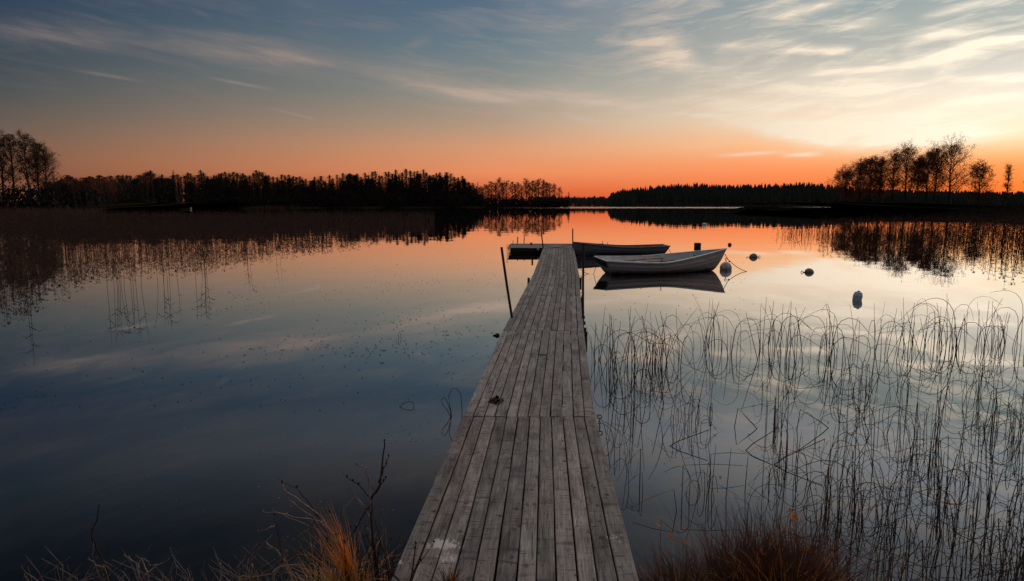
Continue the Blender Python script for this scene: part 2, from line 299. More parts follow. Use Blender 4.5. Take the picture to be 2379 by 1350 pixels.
def water_material():
    m = bpy.data.materials.new('lake_water'); m.use_nodes = True; t = m.node_tree; L = t.links
    b = t.nodes['Principled BSDF']; b.inputs['Base Color'].default_value = (.0025, .004, .006, 1)
    b.inputs['Roughness'].default_value = .6; b.inputs['Specular IOR Level'].default_value = 0.0
    gl = t.nodes.new('ShaderNodeBsdfGlossy'); gl.inputs['Roughness'].default_value = 0.0; gl.inputs['Color'].default_value = (1, .985, .97, 1)
    lw = t.nodes.new('ShaderNodeLayerWeight'); lw.inputs['Blend'].default_value = .5
    cr = t.nodes.new('ShaderNodeValToRGB'); el_ = cr.color_ramp.elements
    ST = [(0, .015), (.42, .022), (.5, .04), (.59, .095), (.68, .25), (.767, .47), (.84, .69), (.90, .88), (1, 1)]
    while len(el_) < len(ST): el_.new(1.0)
    for e_, (p_, v_) in zip(el_, ST): e_.position = p_; e_.color = (v_, v_, v_, 1)
    L.new(lw.outputs['Facing'], cr.inputs[0]); ms = t.nodes.new('ShaderNodeMixShader'); L.new(cr.outputs[0], ms.inputs[0])
    L.new(b.outputs[0], ms.inputs[1]); L.new(gl.outputs[0], ms.inputs[2]); L.new(ms.outputs[0], t.nodes['Material Output'].inputs['Surface'])
    geo = t.nodes.new('ShaderNodeNewGeometry')
    def nz(s, stretch, det=3):
        mp = t.nodes.new('ShaderNodeMapping'); mp.inputs['Scale'].default_value = stretch; L.new(geo.outputs['Position'], mp.inputs[0])
        n = t.nodes.new('ShaderNodeTexNoise'); n.inputs['Scale'].default_value = s; n.inputs['Detail'].default_value = det
        L.new(mp.outputs[0], n.inputs['Vector']); return n.outputs['Fac']
    # wind-ruffled strip far out
    sepx = t.nodes.new('ShaderNodeSeparateXYZ'); L.new(geo.outputs['Position'], sepx.inputs[0])
    def mth(op, a, c=None, cl=False):
        n = t.nodes.new('ShaderNodeMath'); n.operation = op; n.use_clamp = cl
        for i, x in enumerate((a, c)):
            if x is None: continue
            if isinstance(x, (int, float)): n.inputs[i].default_value = x
            else: L.new(x, n.inputs[i])
        return n.outputs[0]
    yy = mth('ADD', sepx.outputs[1], mth('MULTIPLY', nz(.006, (1, 1, 1), 2), 60))
    far = mth('MULTIPLY', mth('MULTIPLY', mth('SUBTRACT', yy, 355), .02, cl=True), mth('MULTIPLY', mth('SUBTRACT', 560, yy), .012, cl=True))
    far = mth('MULTIPLY', far, mth('MULTIPLY', mth('SUBTRACT', sepx.outputs[0], -20), .03, cl=True))
    h = mth('ADD', mth('MULTIPLY', nz(.35, (1, 1, 1), 2), .0055), mth('MULTIPLY', nz(2.2, (1, 1, 1), 2), .00035))
    h = mth('ADD', h, mth('MULTIPLY', mth('MULTIPLY', nz(1.2, (1, 1, 1), 3), far), .22))
    bp = t.nodes.new('ShaderNodeBump'); bp.inputs['Strength'].default_value = 1.0; bp.inputs['Distance'].default_value = 1.0
    L.new(h, bp.inputs['Height']); L.new(bp.outputs[0], b.inputs['Normal']); L.new(bp.outputs[0], gl.inputs['Normal'])
    return m
M_water = water_material()

# ------------------------------------------------------------------ mesh helpers
class MB:
    def __init__(s): s.V = []; s.F = []; s.mi = []; s.cur = 0
    def quad(s, *p):
        i = len(s.V); s.V.extend([tuple(q) for q in p]); s.F.append(tuple(range(i, i + len(p)))); s.mi.append(s.cur)
    def box(s, c, sz, rot=None):
        hx, hy, hz = sz[0] / 2, sz[1] / 2, sz[2] / 2; i = len(s.V)
        for x, y, z in ((-1, -1, -1), (1, -1, -1), (1, 1, -1), (-1, 1, -1), (-1, -1, 1), (1, -1, 1), (1, 1, 1), (-1, 1, 1)):
            v = Vector((x * hx, y * hy, z * hz))
            if rot is not None: v = rot @ v
            s.V.append(tuple(Vector(c) + v))
        for f in ((0, 3, 2, 1), (4, 5, 6, 7), (0, 1, 5, 4), (1, 2, 6, 5), (2, 3, 7, 6), (3, 0, 4, 7)):
            s.F.append(tuple(i + k for k in f)); s.mi.append(s.cur)
    def tube(s, pts, r, sides=5, cap=True):
        pts = [Vector(p) for p in pts]; n = len(pts)
        rr = r if isinstance(r, (list, tuple)) else [r] * n
        i0 = len(s.V); ref = Vector((.3, .9, .2)) if abs((pts[-1] - pts[0]).normalized().z) > .8 else Vector((0, 0, 1))
        for k in range(n):
            d = (pts[min(k + 1, n - 1)] - pts[max(k - 1, 0)])
            if d.length < 1e-9: d = Vector((0, 0, 1))
            d.normalize(); a = d.cross(ref)
            if a.length < 1e-4: a = d.cross(Vector((1, 0, 0)))
            a.normalize(); b = d.cross(a)
            for j in range(sides):
                t = 2 * math.pi * j / sides
                s.V.append(tuple(pts[k] + (a * math.cos(t) + b * math.sin(t)) * rr[k]))
        for k in range(n - 1):
            for j in range(sides):
                a = i0 + k * sides + j; b = i0 + k * sides + (j + 1) % sides
                s.F.append((a, b, b + sides, a + sides)); s.mi.append(s.cur)
        if cap and sides > 2:
            s.F.append(tuple(i0 + j for j in range(sides))[::-1]); s.mi.append(s.cur)
            s.F.append(tuple(i0 + (n - 1) * sides + j for j in range(sides))); s.mi.append(s.cur)
    def ribbon(s, pts, w, side=None):
        pts = [Vector(p) for p in pts]; n = len(pts); i0 = len(s.V)
        if side is None: side = Vector((rnd.uniform(-1, 1), rnd.uniform(-1, 1), rnd.uniform(-.3, .3))).normalized()
        for k, p in enumerate(pts):
            ww = w * (1 - k / (n - 1)) ** .7 if n > 1 else w
            ww = max(ww, w * .08); s.V.append(tuple(p - side * ww / 2)); s.V.append(tuple(p + side * ww / 2))
        for k in range(n - 1):
            a = i0 + 2 * k; s.F.append((a, a + 1, a + 3, a + 2)); s.mi.append(s.cur)
    def lathe(s, prof, seg=16, axis=None, c=(0, 0, 0)):
        i0 = len(s.V); q = axis.to_track_quat('Z', 'Y').to_matrix() if axis else Matrix.Identity(3)
        for (r, z) in prof:
            for j in range(seg):
                t = 2 * math.pi * j / seg
                s.V.append(tuple(Vector(c) + q @ Vector((r * math.cos(t), r * math.sin(t), z))))
        for k in range(len(prof) - 1):
            for j in range(seg):
                a = i0 + k * seg + j; b = i0 + k * seg + (j + 1) % seg
                s.F.append((a, b, b + seg, a + seg)); s.mi.append(s.cur)
    def mesh(s, name, mats, smooth=False):
        me = bpy.data.meshes.new(name); me.from_pydata(s.V, [], s.F)
        for m in (mats if isinstance(mats, (list, tuple)) else [mats]): me.materials.append(m)
        if any(s.mi): me.polygons.foreach_set('material_index', s.mi)
        if smooth: me.polygons.foreach_set('use_smooth', [True] * len(s.F))
        me.update(); return me
    def build(s, name, mats, parent=None, smooth=False):
        o = bpy.data.objects.new(name, s.mesh(name, mats, smooth)); sc.collection.objects.link(o)
        if parent: o.parent = parent
        return o
def tag(o, label=None, cat=None, group=None, kind=None):
    if label: o['label'] = label
    if cat: o['category'] = cat
    if group: o['group'] = group
    if kind: o['kind'] = kind
    return o
def thing(name, loc, label, cat, group=None, rz=0.0):
    o = bpy.data.objects.new(name, None); sc.collection.objects.link(o); o.location = loc; o.rotation_euler = (0, 0, rz)
    o.empty_display_size = .2
    return tag(o, label, cat, group)
def copy_thing(root, loc, rz=0, scale=(1, 1, 1), label=None, group=None):
    r = root.copy(); sc.collection.objects.link(r); r.location = loc; r.rotation_euler = (0, 0, rz); r.scale = scale
    if label: r['label'] = label
    if group: r['group'] = group
    for ch in list(root.children):
        c = ch.copy(); sc.collection.objects.link(c); c.parent = r
    return r

# ------------------------------------------------------------------ setting: water, banks, far shores
w = MB(); w.quad((-9000, -300, 0), (9000, -300, 0), (9000, 14000, 0), (-9000, 14000, 0))
tag(w.build('water', M_water), kind='structure')

def bank():
    b = MB(); nx, ny = 60, 26; xs = [-14 + 28 * i / nx for i in range(nx + 1)]
    for j in range(ny + 1):
        for i in range(nx + 1):
            x = xs[i]; edge = 3.25 + .18 * math.sin(x * 1.3) + (.12 if x > .5 else 0) + .08 * math.sin(x * 4.1)
            t = j / ny; y = -26 + (edge + .45 + 26) * (1 - (1 - t) ** 3)
            d = edge - y
            z = .16 * (1 - math.exp(-max(d, 0) * 1.1)) + .06 * min(max(d, 0), 8) - (0 if d > 0 else -d * .8) + rnd.uniform(-.012, .012)
            b.V.append((x, y, z))
    for j in range(ny):
        for i in range(nx):
            a = j * (nx + 1) + i; b.F.append((a, a + 1, a + nx + 2, a + nx + 1)); b.mi.append(0)
    return b
tag(bank().build('ground', M_soil, smooth=True), kind='structure')

def shore_poly(pts_px, depth, name, hmax=2.5):
    """low land behind a shoreline given as (photo x, distance)"""
    P = [Vector(((px - CX) / F * D, D, 0)) for px, D in pts_px]
    b = MB(); rows = [(-3, -.5), (0, .05), (4, .45), (14, .9), (40, 1.5), (depth * .5, hmax), (depth, hmax)]
    for (d, z) in rows:
        for k, p in enumerate(P):
            b.V.append((p.x, p.y + d * 1.0, z + (rnd.uniform(-.12, .12) if z > .1 else 0)))
    n = len(P)
    for j in range(len(rows) - 1):
        for i in range(n - 1):
            a = j * n + i; b.F.append((a, a + 1, a + n + 1, a + n)); b.mi.append(0)
    return tag(b.build(name, M_land, smooth=True), kind='structure')
def interp(tbl, x):
    if x <= tbl[0][0]: return tbl[0][1]
    for (a, va), (b, vb) in zip(tbl, tbl[1:]):
        if x <= b: return va + (vb - va) * (x - a) / (b - a)
    return tbl[-1][1]
def dense(tbl, step=25):
    return [(x, interp(tbl, x) * (1 + .012 * math.sin(x * .05) + .008 * math.sin(x * .17))) for x in range(int(tbl[0][0]), int(tbl[-1][0]) + 1, step)]
SH_L = [(-900, 120), (-100, 165), (150, 185), (225, 200), (300, 270), (450, 330), (700, 370), (1000, 400), (1200, 420), (1322, 430)]
SH_R = [(1930, 420), (2030, 260), (2130, 190), (2250, 150), (2379, 125), (2900, 90)]
shore_poly(dense(SH_L), 120, 'shore')
shore_poly(dense(SH_R), 160, 'shore')

def hill(tbl, name, hz, depth, mat_):
    """wooded rise far off: real height in metres along its length"""
    b = MB(); n = len(tbl); rows = [(-2, -.5, 0), (2, .6, 0), (depth * .2, 0, .35), (depth * .6, 0, .8), (depth, 0, 1.0), (depth * 2, 0, .9)]
    for (d, z, f) in rows:
        for (px, D, h) in tbl: b.V.append(((px - CX) / F * D, D + d, z + f * h))
    for j in range(len(rows) - 1):
        for i in range(n - 1):
            a = j * n + i; b.F.append((a, a + 1, a + n + 1, a + n)); b.mi.append(0)
    return tag(b.build(name, mat_, smooth=True), kind='structure')
# right-hand conifer rise: photo y of its tree tops -> terrain height below 13 m trees
TOP_R = [(1408, 462), (1418, 447), (1440, 438), (1500, 430), (1560, 425), (1600, 423), (1640, 425), (1700, 428), (1760, 425), (1820, 424), (1860, 421), (1935, 428), (2010, 434), (2100, 438), (2200, 440), (2300, 443), (2500, 440), (2900, 435)]
DR = 620.0
hillR = [(px, DR, max(.5, (476 - interp(TOP_R, px)) / F * (DR + 60) + 2.1 - 13.5)) for px in range(1408, 2900, 30)]
hill(hillR, 'hill', 0, 80, M_land)
DF = 1500.0
hill([(px, DF, 1.5) for px in range(1200, 1560, 30)], 'hill', 0, 100, M_land)

# ------------------------------------------------------------------ trees
def perp(d):
    a = Vector((rnd.uniform(-1, 1), rnd.uniform(-1, 1), rnd.uniform(-1, 1)))
    a = a - d * a.dot(d); return a.normalized() if a.length > 1e-4 else Vector((1, 0, 0))
def bare_tree(h, spread, seed, first=.3, limbs=15, twigs=7, sprigs=5, twig_w=.05, lean=0.0, up=.55, sprig_len=.9):
    """trunk mesh and crown mesh (limbs, branches, twigs) of a leafless deciduous tree of height h"""
    global rnd
    old = rnd; rnd = random.Random(seed); T = MB(); C = MB()
    n = 9; P = []; x = y = 0.0
    for k in range(n + 1):
        t = k / n; P.append(Vector((x + lean * h * t * t, y, h * .93 * t))); x += rnd.uniform(-.02, .02) * h * .35; y += rnd.uniform(-.02, .02) * h * .35
    r0 = h * .015 + .03
    T.tube(P, [r0 * (1 - k / n) ** .8 + .025 for k in range(n + 1)], 7)
    def at(t):
        k = min(int(t * n), n - 1); f = t * n - k; return P[k].lerp(P[k + 1], f)
    for i in range(limbs):
        t = first + (1 - first) * ((i + rnd.random()) / limbs) ** .9
        t = min(t, .99); o = at(t); ang = i * 2.4 + rnd.uniform(-.5, .5)
        ln = spread * (1.0 - abs(t - .55) * .75) * rnd.uniform(.75, 1.15) * (1 if t < .85 else .75)
        d = Vector((math.cos(ang), math.sin(ang), up + .75 * t + rnd.uniform(-.15, .2))).normalized()
        pts = [o]; 
        for k in range(4):
            d = (d + Vector((rnd.uniform(-.2, .2), rnd.uniform(-.2, .2), rnd.uniform(-.05, .22)))).normalized(); pts.append(pts[-1] + d * ln / 4)
        rl = r0 * .42 * (1 - t * .6)
        C.tube(pts, [rl * (1 - k / 4.6) + .012 for k in range(5)], 4, False)
        for j in range(twigs):
            u = rnd.uniform(.18, 1.0); k = min(int(u * 4), 3); q = pts[k].lerp(pts[k + 1], u * 4 - k)
            d2 = (d * .6 + perp(d) * rnd.uniform(.5, 1.0) + Vector((0, 0, .25))).normalized(); l2 = ln * rnd.uniform(.28, .5)
            p2 = [q, q + d2 * l2 * .5, q + (d2 + perp(d2) * .22 + Vector((0, 0, .12))).normalized() * l2]
            C.tube(p2, [.022 + rl * .18, .018, .010], 3, False)
            for s_ in range(sprigs):
                u2 = rnd.uniform(.15, 1.0); a = p2[0].lerp(p2[2], u2) if u2 > .5 else p2[0].lerp(p2[1], u2 * 2)
                d3 = (d2 * .5 + perp(d2) + Vector((0, 0, .2))).normalized(); l3 = sprig_len * rnd.uniform(.5, 1.1)
                e = a + d3 * l3; C.ribbon([a, a.lerp(e, .5) + perp(d3) * .05 * l3, e], twig_w, perp(d3))
                for g in range(3):
                    a2 = a.lerp(e, rnd.uniform(.2, 1)); d4 = (d3 + perp(d3) * 1.1).normalized()
                    C.ribbon([a2, a2 + d4 * l3 * rnd.uniform(.3, .6)], twig_w * .8, perp(d4))
    rnd = old
    return T, C
def leafy(C, n, h, w_, base, seed, size=.5, shape='egg'):
    r_ = random.Random(seed); blobs = []
    for i in range(int(12 + h)):
        t = r_.random(); rad = w_ * math.sin(math.pi * min(1, (.12 + t * .88)) ** 1.2) ** .7 * (1 if shape == 'egg' else (1 - t))
        a = r_.uniform(0, 6.28); rr = rad * math.sqrt(r_.random()); blobs.append((Vector((rr * math.cos(a), rr * math.sin(a), base + (h - base) * t * .97)), r_.uniform(.5, 1.1) * w_ * .36))
    for i in range(n):
        c, br = r_.choice(blobs); v = Vector((r_.gauss(0, 1), r_.gauss(0, 1), r_.gauss(0, 1))).normalized() * br * r_.random() ** .4
        p = c + v; s = size * r_.uniform(.4, 1); a = Vector((r_.uniform(-1, 1), r_.uniform(-1, 1), r_.uniform(-1, 1))).normalized(); b = perp(a)
        C.quad(p - a * s / 2, p + b * s / 4, p + a * s / 2, p - b * s / 4)
def feather(C, n, h, w_, base, seed, size=.35, tall=1.6):
    """loose crown of small leaf faces, dense along the axis and ragged at the edge"""
    r_ = random.Random(seed); ph = [r_.uniform(0, 6.28) for _ in range(6)]
    for i in range(n):
        t = r_.random() ** .85; z = base + (h - base) * t; a = r_.uniform(0, 6.283)
        w2 = w_ * (.12 + .88 * math.sin(math.pi * min(1, .08 + .92 * t ** 1.5)) ** .7) * (1 + .42 * math.sin(z * 1.3 + ph[0] + 2 * math.sin(a + ph[1])) + .3 * math.sin(z * 2.9 + ph[2] + a * 2))
        rr = min(abs(r_.gauss(0, .5)), 1.25) * w2; p = Vector((rr * math.cos(a), rr * math.sin(a), z + rr * .25)); s_ = size * r_.uniform(.4, 1.1)
        u = Vector((r_.uniform(-.7, .7), r_.uniform(-.7, .7), tall * r_.uniform(.3, 1))).normalized(); v = perp(u)
        C.quad(p - u * s_ / 2, p + v * s_ / 5, p + u * s_ / 2, p - v * s_ / 5)
def spruce(h, w_, seed, n=900):
    r_ = random.Random(seed); T = MB(); C = MB(); T.tube([(0, 0, 0), (0, 0, h * .98)], [h * .012 + .04, .02], 6)
    lv = int(h * 2.6)
    for i in range(lv):
        t = (i + .5) / lv; z = h * (.06 + .94 * t); rad = w_ * (1 - t) ** .85 * r_.uniform(.75, 1.12) + .12
        k = max(6, int(n / lv))
        for j in range(k):
            a = r_.uniform(0, 6.28); u = r_.uniform(.0, .35); rr = rad * r_.uniform(.7, 1.1)
            d = Vector((math.cos(a), math.sin(a), 0)); p0 = Vector((0, 0, z)) + d * rad * u
            p1 = Vector((0, 0, z - rr * .25)) + d * rr; s = Vector((-d.y, d.x, 0)) * (.22 + .1 * w_)
            C.quad(p0 - s * .3, (p0 + p1) / 2 - s + Vector((0, 0, -.12)), p1, (p0 + p1) / 2 + s + Vector((0, 0, .05)))
    C.quad((-.12, 0, h * .9), (.12, 0, h * .9), (0, 0, h * 1.03)); C.quad((0, -.12, h * .9), (0, .12, h * .9), (0, 0, h * 1.03))
    return T, C
def tree_thing(name, loc, label, TC, bark, crown_mat, group=None, cat='tree', rz=0):
    t = thing(name, loc, label, cat, group, rz)
    TC[0].build('trunk', bark, t, True); TC[1].build('crown', crown_mat, t); return t
def land_z(D_in): return .6
def gpos(px, D, z=.5): return Vector(((px - CX) / F * D, D, z))
def height_for(ypx, D, z0=.5): return H + (474 - ypx) / F * D - z0

# right-hand stand of tall bare trees (each its own shape)
GR = 'tall bare trees on the right-hand shore'
RT = [(1958, 398, 3.6, 'low spreading bare tree at the left end of the shore stand'),
      (1990, 376, 3.4, 'bare shore tree second from the left end of the stand, forking low'),
      (2012, 367, 3.2, 'rounded bare tree third from the left end of the shore stand'),
      (2036, 370, 2.8, 'narrow bare tree fourth from the left end of the shore stand'),
      (2064, 356, 4.2, 'dense dark-limbed bare tree fifth from the left end of the stand'),
      (2095, 341, 4.4, 'bare tree with a flat broad rusty crown above a straight trunk'),
      (2122, 364, 2.6, 'thin bare tree just right of the flat-crowned one'),
      (2142, 352, 3.4, 'leaning bare tree in the middle right of the stand'),
      (2160, 343, 3.0, 'slim bare tree with a small tuft-like top beside the tallest one'),
      (2197, 334, 5.2, 'tallest and widest bare tree, right end of the shore stand')]
for i, (px, ty, sp_, lb) in enumerate(RT):
    D = 205 + (i * 37 % 17); h = height_for(ty, D, .9)
    h *= .95; T, C = bare_tree(h, sp_ * 1.6, 40 + i, first=(.34 if i != 9 else .2), limbs=22 if i != 9 else 30, twigs=9, sprigs=6, twig_w=.055, lean=(.04 if i == 7 else rnd.uniform(-.012, .012)), up=.35)
    leafy(C, 6500, h * 1.0, sp_ * 1.38, h * .30, 300 + i, .33); feather(C, 2200, h * 1.0, sp_ * 1.4, h * .26, 700 + i, .38)
    tree_thing('bare_tree', gpos(px, D, .9), lb, (T, C), M_bark, M_redtwig, GR)
T, C = bare_tree(height_for(389, 165, .6), 4.4, 71, first=.12, limbs=26, twigs=9, sprigs=7, twig_w=.06, up=.3)
leafy(C, 1500, height_for(391, 165, .6), 3.6, 1.2, 5, .34)
tree_thing('round_bush', gpos(2266, 165, .6), 'dark rounded bushy tree standing alone right of the tall stand', (T, C), M_bark, M_twig, cat='tree')
T, C = bare_tree(height_for(384, 160, .6), 1.5, 72, first=.25, limbs=18, twigs=6, sprigs=5, twig_w=.05, up=1.0)
tree_thing('young_birch', gpos(2328, 160, .6), 'small thin feathery tree between the round bush and the frame edge', (T, C), M_bark, M_redtwig)
T, C = bare_tree(height_for(392, 158, .6), 1.9, 73, first=.25, limbs=18, twigs=6, sprigs=5, twig_w=.05, up=.9)
tree_thing('young_birch', gpos(2382, 158, .6), 'feathery tree cut by the right frame edge', (T, C), M_bark, M_redtwig)

# left-hand group of tall birches
GL = 'tall birches on the near left shore'
LT = [(-22, 306, 3.4, 'tall birch cut by the left frame edge'), (20, 318, 3.0, 'dark-trunked birch nearest the left frame edge'), (44, 316, 3.2, 'tall straight birch second in the left group'),
      (80, 317, 3.4, 'birch with a pale trunk and a domed crown, middle of the left group'), (101, 336, 3.2, 'shorter birch leaning right beside the domed one'), (119, 352, 4.0, 'widest lowest birch with white trunk, right end of the left group')]
for i, (px, ty, sp_, lb) in enumerate(LT):
    D = 192 + i * 3; h = height_for(ty, D, .6)
    T, C = bare_tree(h, sp_ * 1.4, 80 + i, first=.34, limbs=26, twigs=9, sprigs=7, twig_w=.06, lean=(.03 if i in (4, 5) else 0), up=.35)
    leafy(C, 2600, h, sp_ * 1.2, h * .38, 20 + i, .26); feather(C, 1400, h, sp_ * 1.1, h * .36, 520 + i, .3)
    tree_thing('birch_tree', gpos(px, D, .6), lb, (T, C), M_birch if i in (3, 5, 0) else M_bark, M_twig, GL)

# island point trees between the forest and the channel
GI = 'bare trees on the wooded point'
IT = [(1120, 434, 2.0), (1135, 431, 2.0), (1152, 427, 2.0), (1168, 426, 2.0), (1197, 431, 2.0), (1212, 432, 2.0), (1229, 425, 2.0), (1243, 427, 2.0), (1268, 427, 2.0), (1128, 428, 2.0), (1143, 424, 2.4), (1160, 418, 2.8), (1176, 420, 2.4), (1190, 423, 2.2), (1204, 428, 2.0), (1222, 417, 2.6), (1236, 419, 2.6), (1250, 420, 2.8), (1262, 421, 2.2), (1276, 424, 2.4), (1287, 429, 2.2), (1299, 438, 1.8)]
isl = [bare_tree(15, 3.2, 100 + k, first=.25, limbs=18, twigs=7, sprigs=5, twig_w=.085, up=.4) for k in range(3)]
for k in range(3): feather(isl[k][1], 900, 15.2, 2.6, 3.5, 600 + k, .36)
protos = []
for i, (px, ty, s_) in enumerate(IT):
    D = 440 + (i * 7 % 11); h = height_for(ty, D, 1.0); lb = 'thin bare tree in the gappy row on the wooded point'
    if i < 3:
        o = tree_thing('bare_tree', gpos(px, D, 1.0), lb, isl[i], M_bark, M_redtwig, GI); o.scale = (h / 15 * 1.15, h / 15, h / 15); protos.append(o)
    else: copy_thing(protos[i % 3], gpos(px, D, 1.0), i * 1.3, (h / 15 * (1.1 + .35 * math.sin(i * 2.7)), h / 15 * 1.15, h / 15 * (1 + .05 * math.sin(i * 1.9))))
SP = spruce(14, 2.4, 5); o = tree_thing('spruce_tree', gpos(1308, 442, .8), 'taller dark spruce at the tip of the wooded point', SP, M_bark, M_spruce); hh = height_for(424, 442, .8) / 14; o.scale = (1.35, 1.35, hh)
sp0 = o
copy_thing(sp0, gpos(1320, 444, .6), 1, (.9, .9, height_for(446, 444) / 14), 'small spruce at the very end of the wooded point')
copy_thing(sp0, gpos(1260, 446, .6), 2, (1.0, 1.0, height_for(436, 446) / 14), 'dark spruce among the bare trees of the wooded point')
copy_thing(sp0, gpos(1111, 438, .8), 2, (.9, .9, height_for(424, 438) / 14), 'pointed spruce where the dense forest ends')
copy_thing(sp0, gpos(413, 300, .8), 2.6, (1.15, 1.15, height_for(399, 300) / 14), 'dark pointed spruce standing above the left forest line')

# long forest across the lake
TOP_L = [(118, 425), (150, 416), (170, 408), (200, 416), (245, 408), (262, 413), (300, 408), (330, 409), (350, 402), (370, 406), (395, 408), (430, 408), (440, 401), (455, 407), (480, 400), (500, 407), (520, 400), (545, 402), (560, 405), (600, 401), (625, 403), (645, 412), (665, 406), (700, 415), (720, 416), (755, 411), (790, 412), (800, 403), (825, 399), (845, 404), (860, 399), (885, 404), (910, 398), (935, 401), (960, 397), (985, 399), (1010, 406), (1045, 405), (1070, 409), (1085, 418), (1100, 430), (1125, 440)]
fp = []
for k in range(3):
    T, C = bare_tree(16, 2.2, 200 + k, first=.2, limbs=14, twigs=5, sprigs=3, twig_w=.09, up=.8); feather(C, 1500, 16, (3.9, 3.0, 3.4)[k], 1.5, 60 + k, .62); fp.append((T, C))
fo = []
for k in range(3):
    fo.append(tree_thing('forest_birch', gpos(-2500 - 60 * k, 300, .5), 'bare reddish treetop in the long forest across the lake', fp[k], M_bark, M_redtwig if k < 2 else M_twig, 'forest trees across the lake'))
T, C = bare_tree(15, 2.6, 210, first=.15, limbs=12, twigs=4, sprigs=3, twig_w=.10); feather(C, 4200, 15, 3.6, .5, 66, .8)
fo.append(tree_thing('forest_tree', gpos(-2400, 300, .5), 'dense dark tree in the long forest across the lake', (T, C), M_bark, M_under, 'dense trees in the forest across the lake'))
used = set()
def put(src, loc, rz, scl, label=None):
    if src.name not in used:
        used.add(src.name); src.location = loc; src.rotation_euler = (0, 0, rz); src.scale = scl; return src
    return copy_thing(src, loc, rz, scl, label)
px = 122.0; i = 0
while px < 1122:
    D = interp(SH_L, px) + 14 + rnd.uniform(0, 8); ty = interp(TOP_L, px) + rnd.choice([0, 1, 2, 4, 7, 9, -2]); h = height_for(ty, D, 1.0)
    s_ = h / 16 * rnd.uniform(.97, 1.05); wx = rnd.uniform(.7, 1.35)
    put(fo[rnd.choice([0, 1, 2])], gpos(px, D, 1.0), rnd.uniform(0, 6), (wx, wx, s_)); px += rnd.uniform(5.5, 10.5); i += 1
px = 120.0
while px < 1126:
    D = interp(SH_L, px) + 8 + rnd.uniform(0, 4); ty = interp(TOP_L, px) + rnd.uniform(6, 20) - (5 if 1000 < px < 1085 else 0); h = height_for(ty, D, .8)
    if rnd.random() < .4: put(sp0, gpos(px, D, .8), rnd.uniform(0, 6), (.8, .8, h / 14), 'small dark spruce inside the long forest across the lake')['group'] = 'small spruces in the forest across the lake'
    else: put(fo[3], gpos(px, D, .8), rnd.uniform(0, 6), (1.05, 1.05, h / 15))
    px += rnd.uniform(11, 16); i += 1
def mass(tbl, name, label, mat_, per=3.0, dens=26, size=1.1, depthm=10, seed=3, z0=0.0):
    """continuous low growth: many leaf faces in a belt following (photo x, distance, top height)"""
    r_ = random.Random(seed); b = MB()
    for (a, Da, ha), (c, Dc, hc) in zip(tbl, tbl[1:]):
        wid = abs((c - CX) / F * Dc - (a - CX) / F * Da); n = int(wid * dens)
        for k in range(n):
            t = r_.random(); D = Da + (Dc - Da) * t + r_.uniform(0, depthm); x = ((a + (c - a) * t) - CX) / F * D
            hh = (ha + (hc - ha) * t) * (.82 + .18 * math.sin(x * .9) * math.sin(x * .37 + 1)); z = z0 + hh * (r_.random() ** .7)
            s = size * r_.uniform(.5, 1.2) * (1 if z < hh * .75 else .55); p = Vector((x, D, z)); u = Vector((r_.uniform(-.6, .6), r_.uniform(-.5, .5), 1)).normalized(); v = perp(u)
            b.quad(p - u * s / 2, p + v * s / 3.2, p + u * s / 2, p - v * s / 3.2)
    return tag(b.build(name, mat_), label, None, None, 'stuff')
rnd2 = random.Random(1)
mass([(x, interp(SH_L, x) + 5, interp([(-300, 9), (60, 9.5), (130, 8), (240, 7.5), (400, 9), (1000, 11), (1090, 10), (1130, 9), (1220, 7.5), (1290, 8), (1318, 6)], x)) for x in range(-300, 1325, 30)], 'undergrowth', 'dark thicket filling the forest floor along the far left shore', M_under, dens=150, size=1.2, depthm=6)
for dd_ in (1,):
    mass([(x, interp(SH_L, x) + 12, interp([(100, 8), (250, 9), (400, 14), (1000, 18), (1080, 16), (1120, 9)], x)) for x in range(120, 1125, 40)], 'undergrowth', 'dark growth between the trunks of the forest across the lake', M_under, dens=130, size=1.7, depthm=4, seed=8)
mass([(x, interp([(1925, 225), (2150, 185), (2379, 150), (2900, 110)], x), interp([(1925, 4), (1960, 5.2), (2050, 5.4), (2100, 4.6), (2130, 3.2), (2200, 3.2), (2260, 3.6), (2330, 3), (2900, 3)], x)) for x in range(1925, 2900, 30)], 'undergrowth', 'dark thicket under the bare trees on the right shore', M_under, dens=130, size=.9, depthm=14, seed=5)

# conifer forest on the right-hand rise (one mass)
def conifers(n, D0, D1, pxr, hfun, seed, topf, name, label, base_w=2.2, rows=None):
    r_ = random.Random(seed); b = MB()
    for i in range(n):
        t = r_.random(); px = pxr[0] + (pxr[1] - pxr[0]) * (i + r_.random()) / n; D = D0 + (D1 - D0) * r_.random() ** .8
        f = (D - D0) / (D1 - D0); zt = H + (474 - (topf(px) + r_.uniform(-.4, 2.2))) / F * D
        zt = 6 + (zt - 6) * (.45 + .55 * f); x = (px - CX) / F * D; h = r_.uniform(9, 14); zb = max(.3, zt - h)
        w_ = base_w * r_.uniform(.7, 1.2); q = 7
        for k in range(q):
            u = k / q; z1 = zb + (zt - zb) * u; z2 = zb + (zt - zb) * min(1, u + .3); rr = w_ * (1 - u) + .15
            m_ = 5; a0 = r_.uniform(0, 6)
            for j in range(m_):
                a = a0 + j * 6.283 / m_; c = a + 6.283 / m_ * .8
                b.quad((x + rr * math.cos(a), D + rr * math.sin(a), z1 + r_.uniform(-.3, .3)), (x + rr * math.cos(c), D + rr * math.sin(c), z1 + r_.uniform(-.3, .3)), (x, D, z2))
    return tag(b.build(name, M_spruce), label, None, None, 'stuff')
conifers(2600, 624, 700, (1412, 2900), None, 4, lambda p: interp(TOP_R, p), 'forest', 'dark conifer forest covering the low rise right of the channel', 2.8)
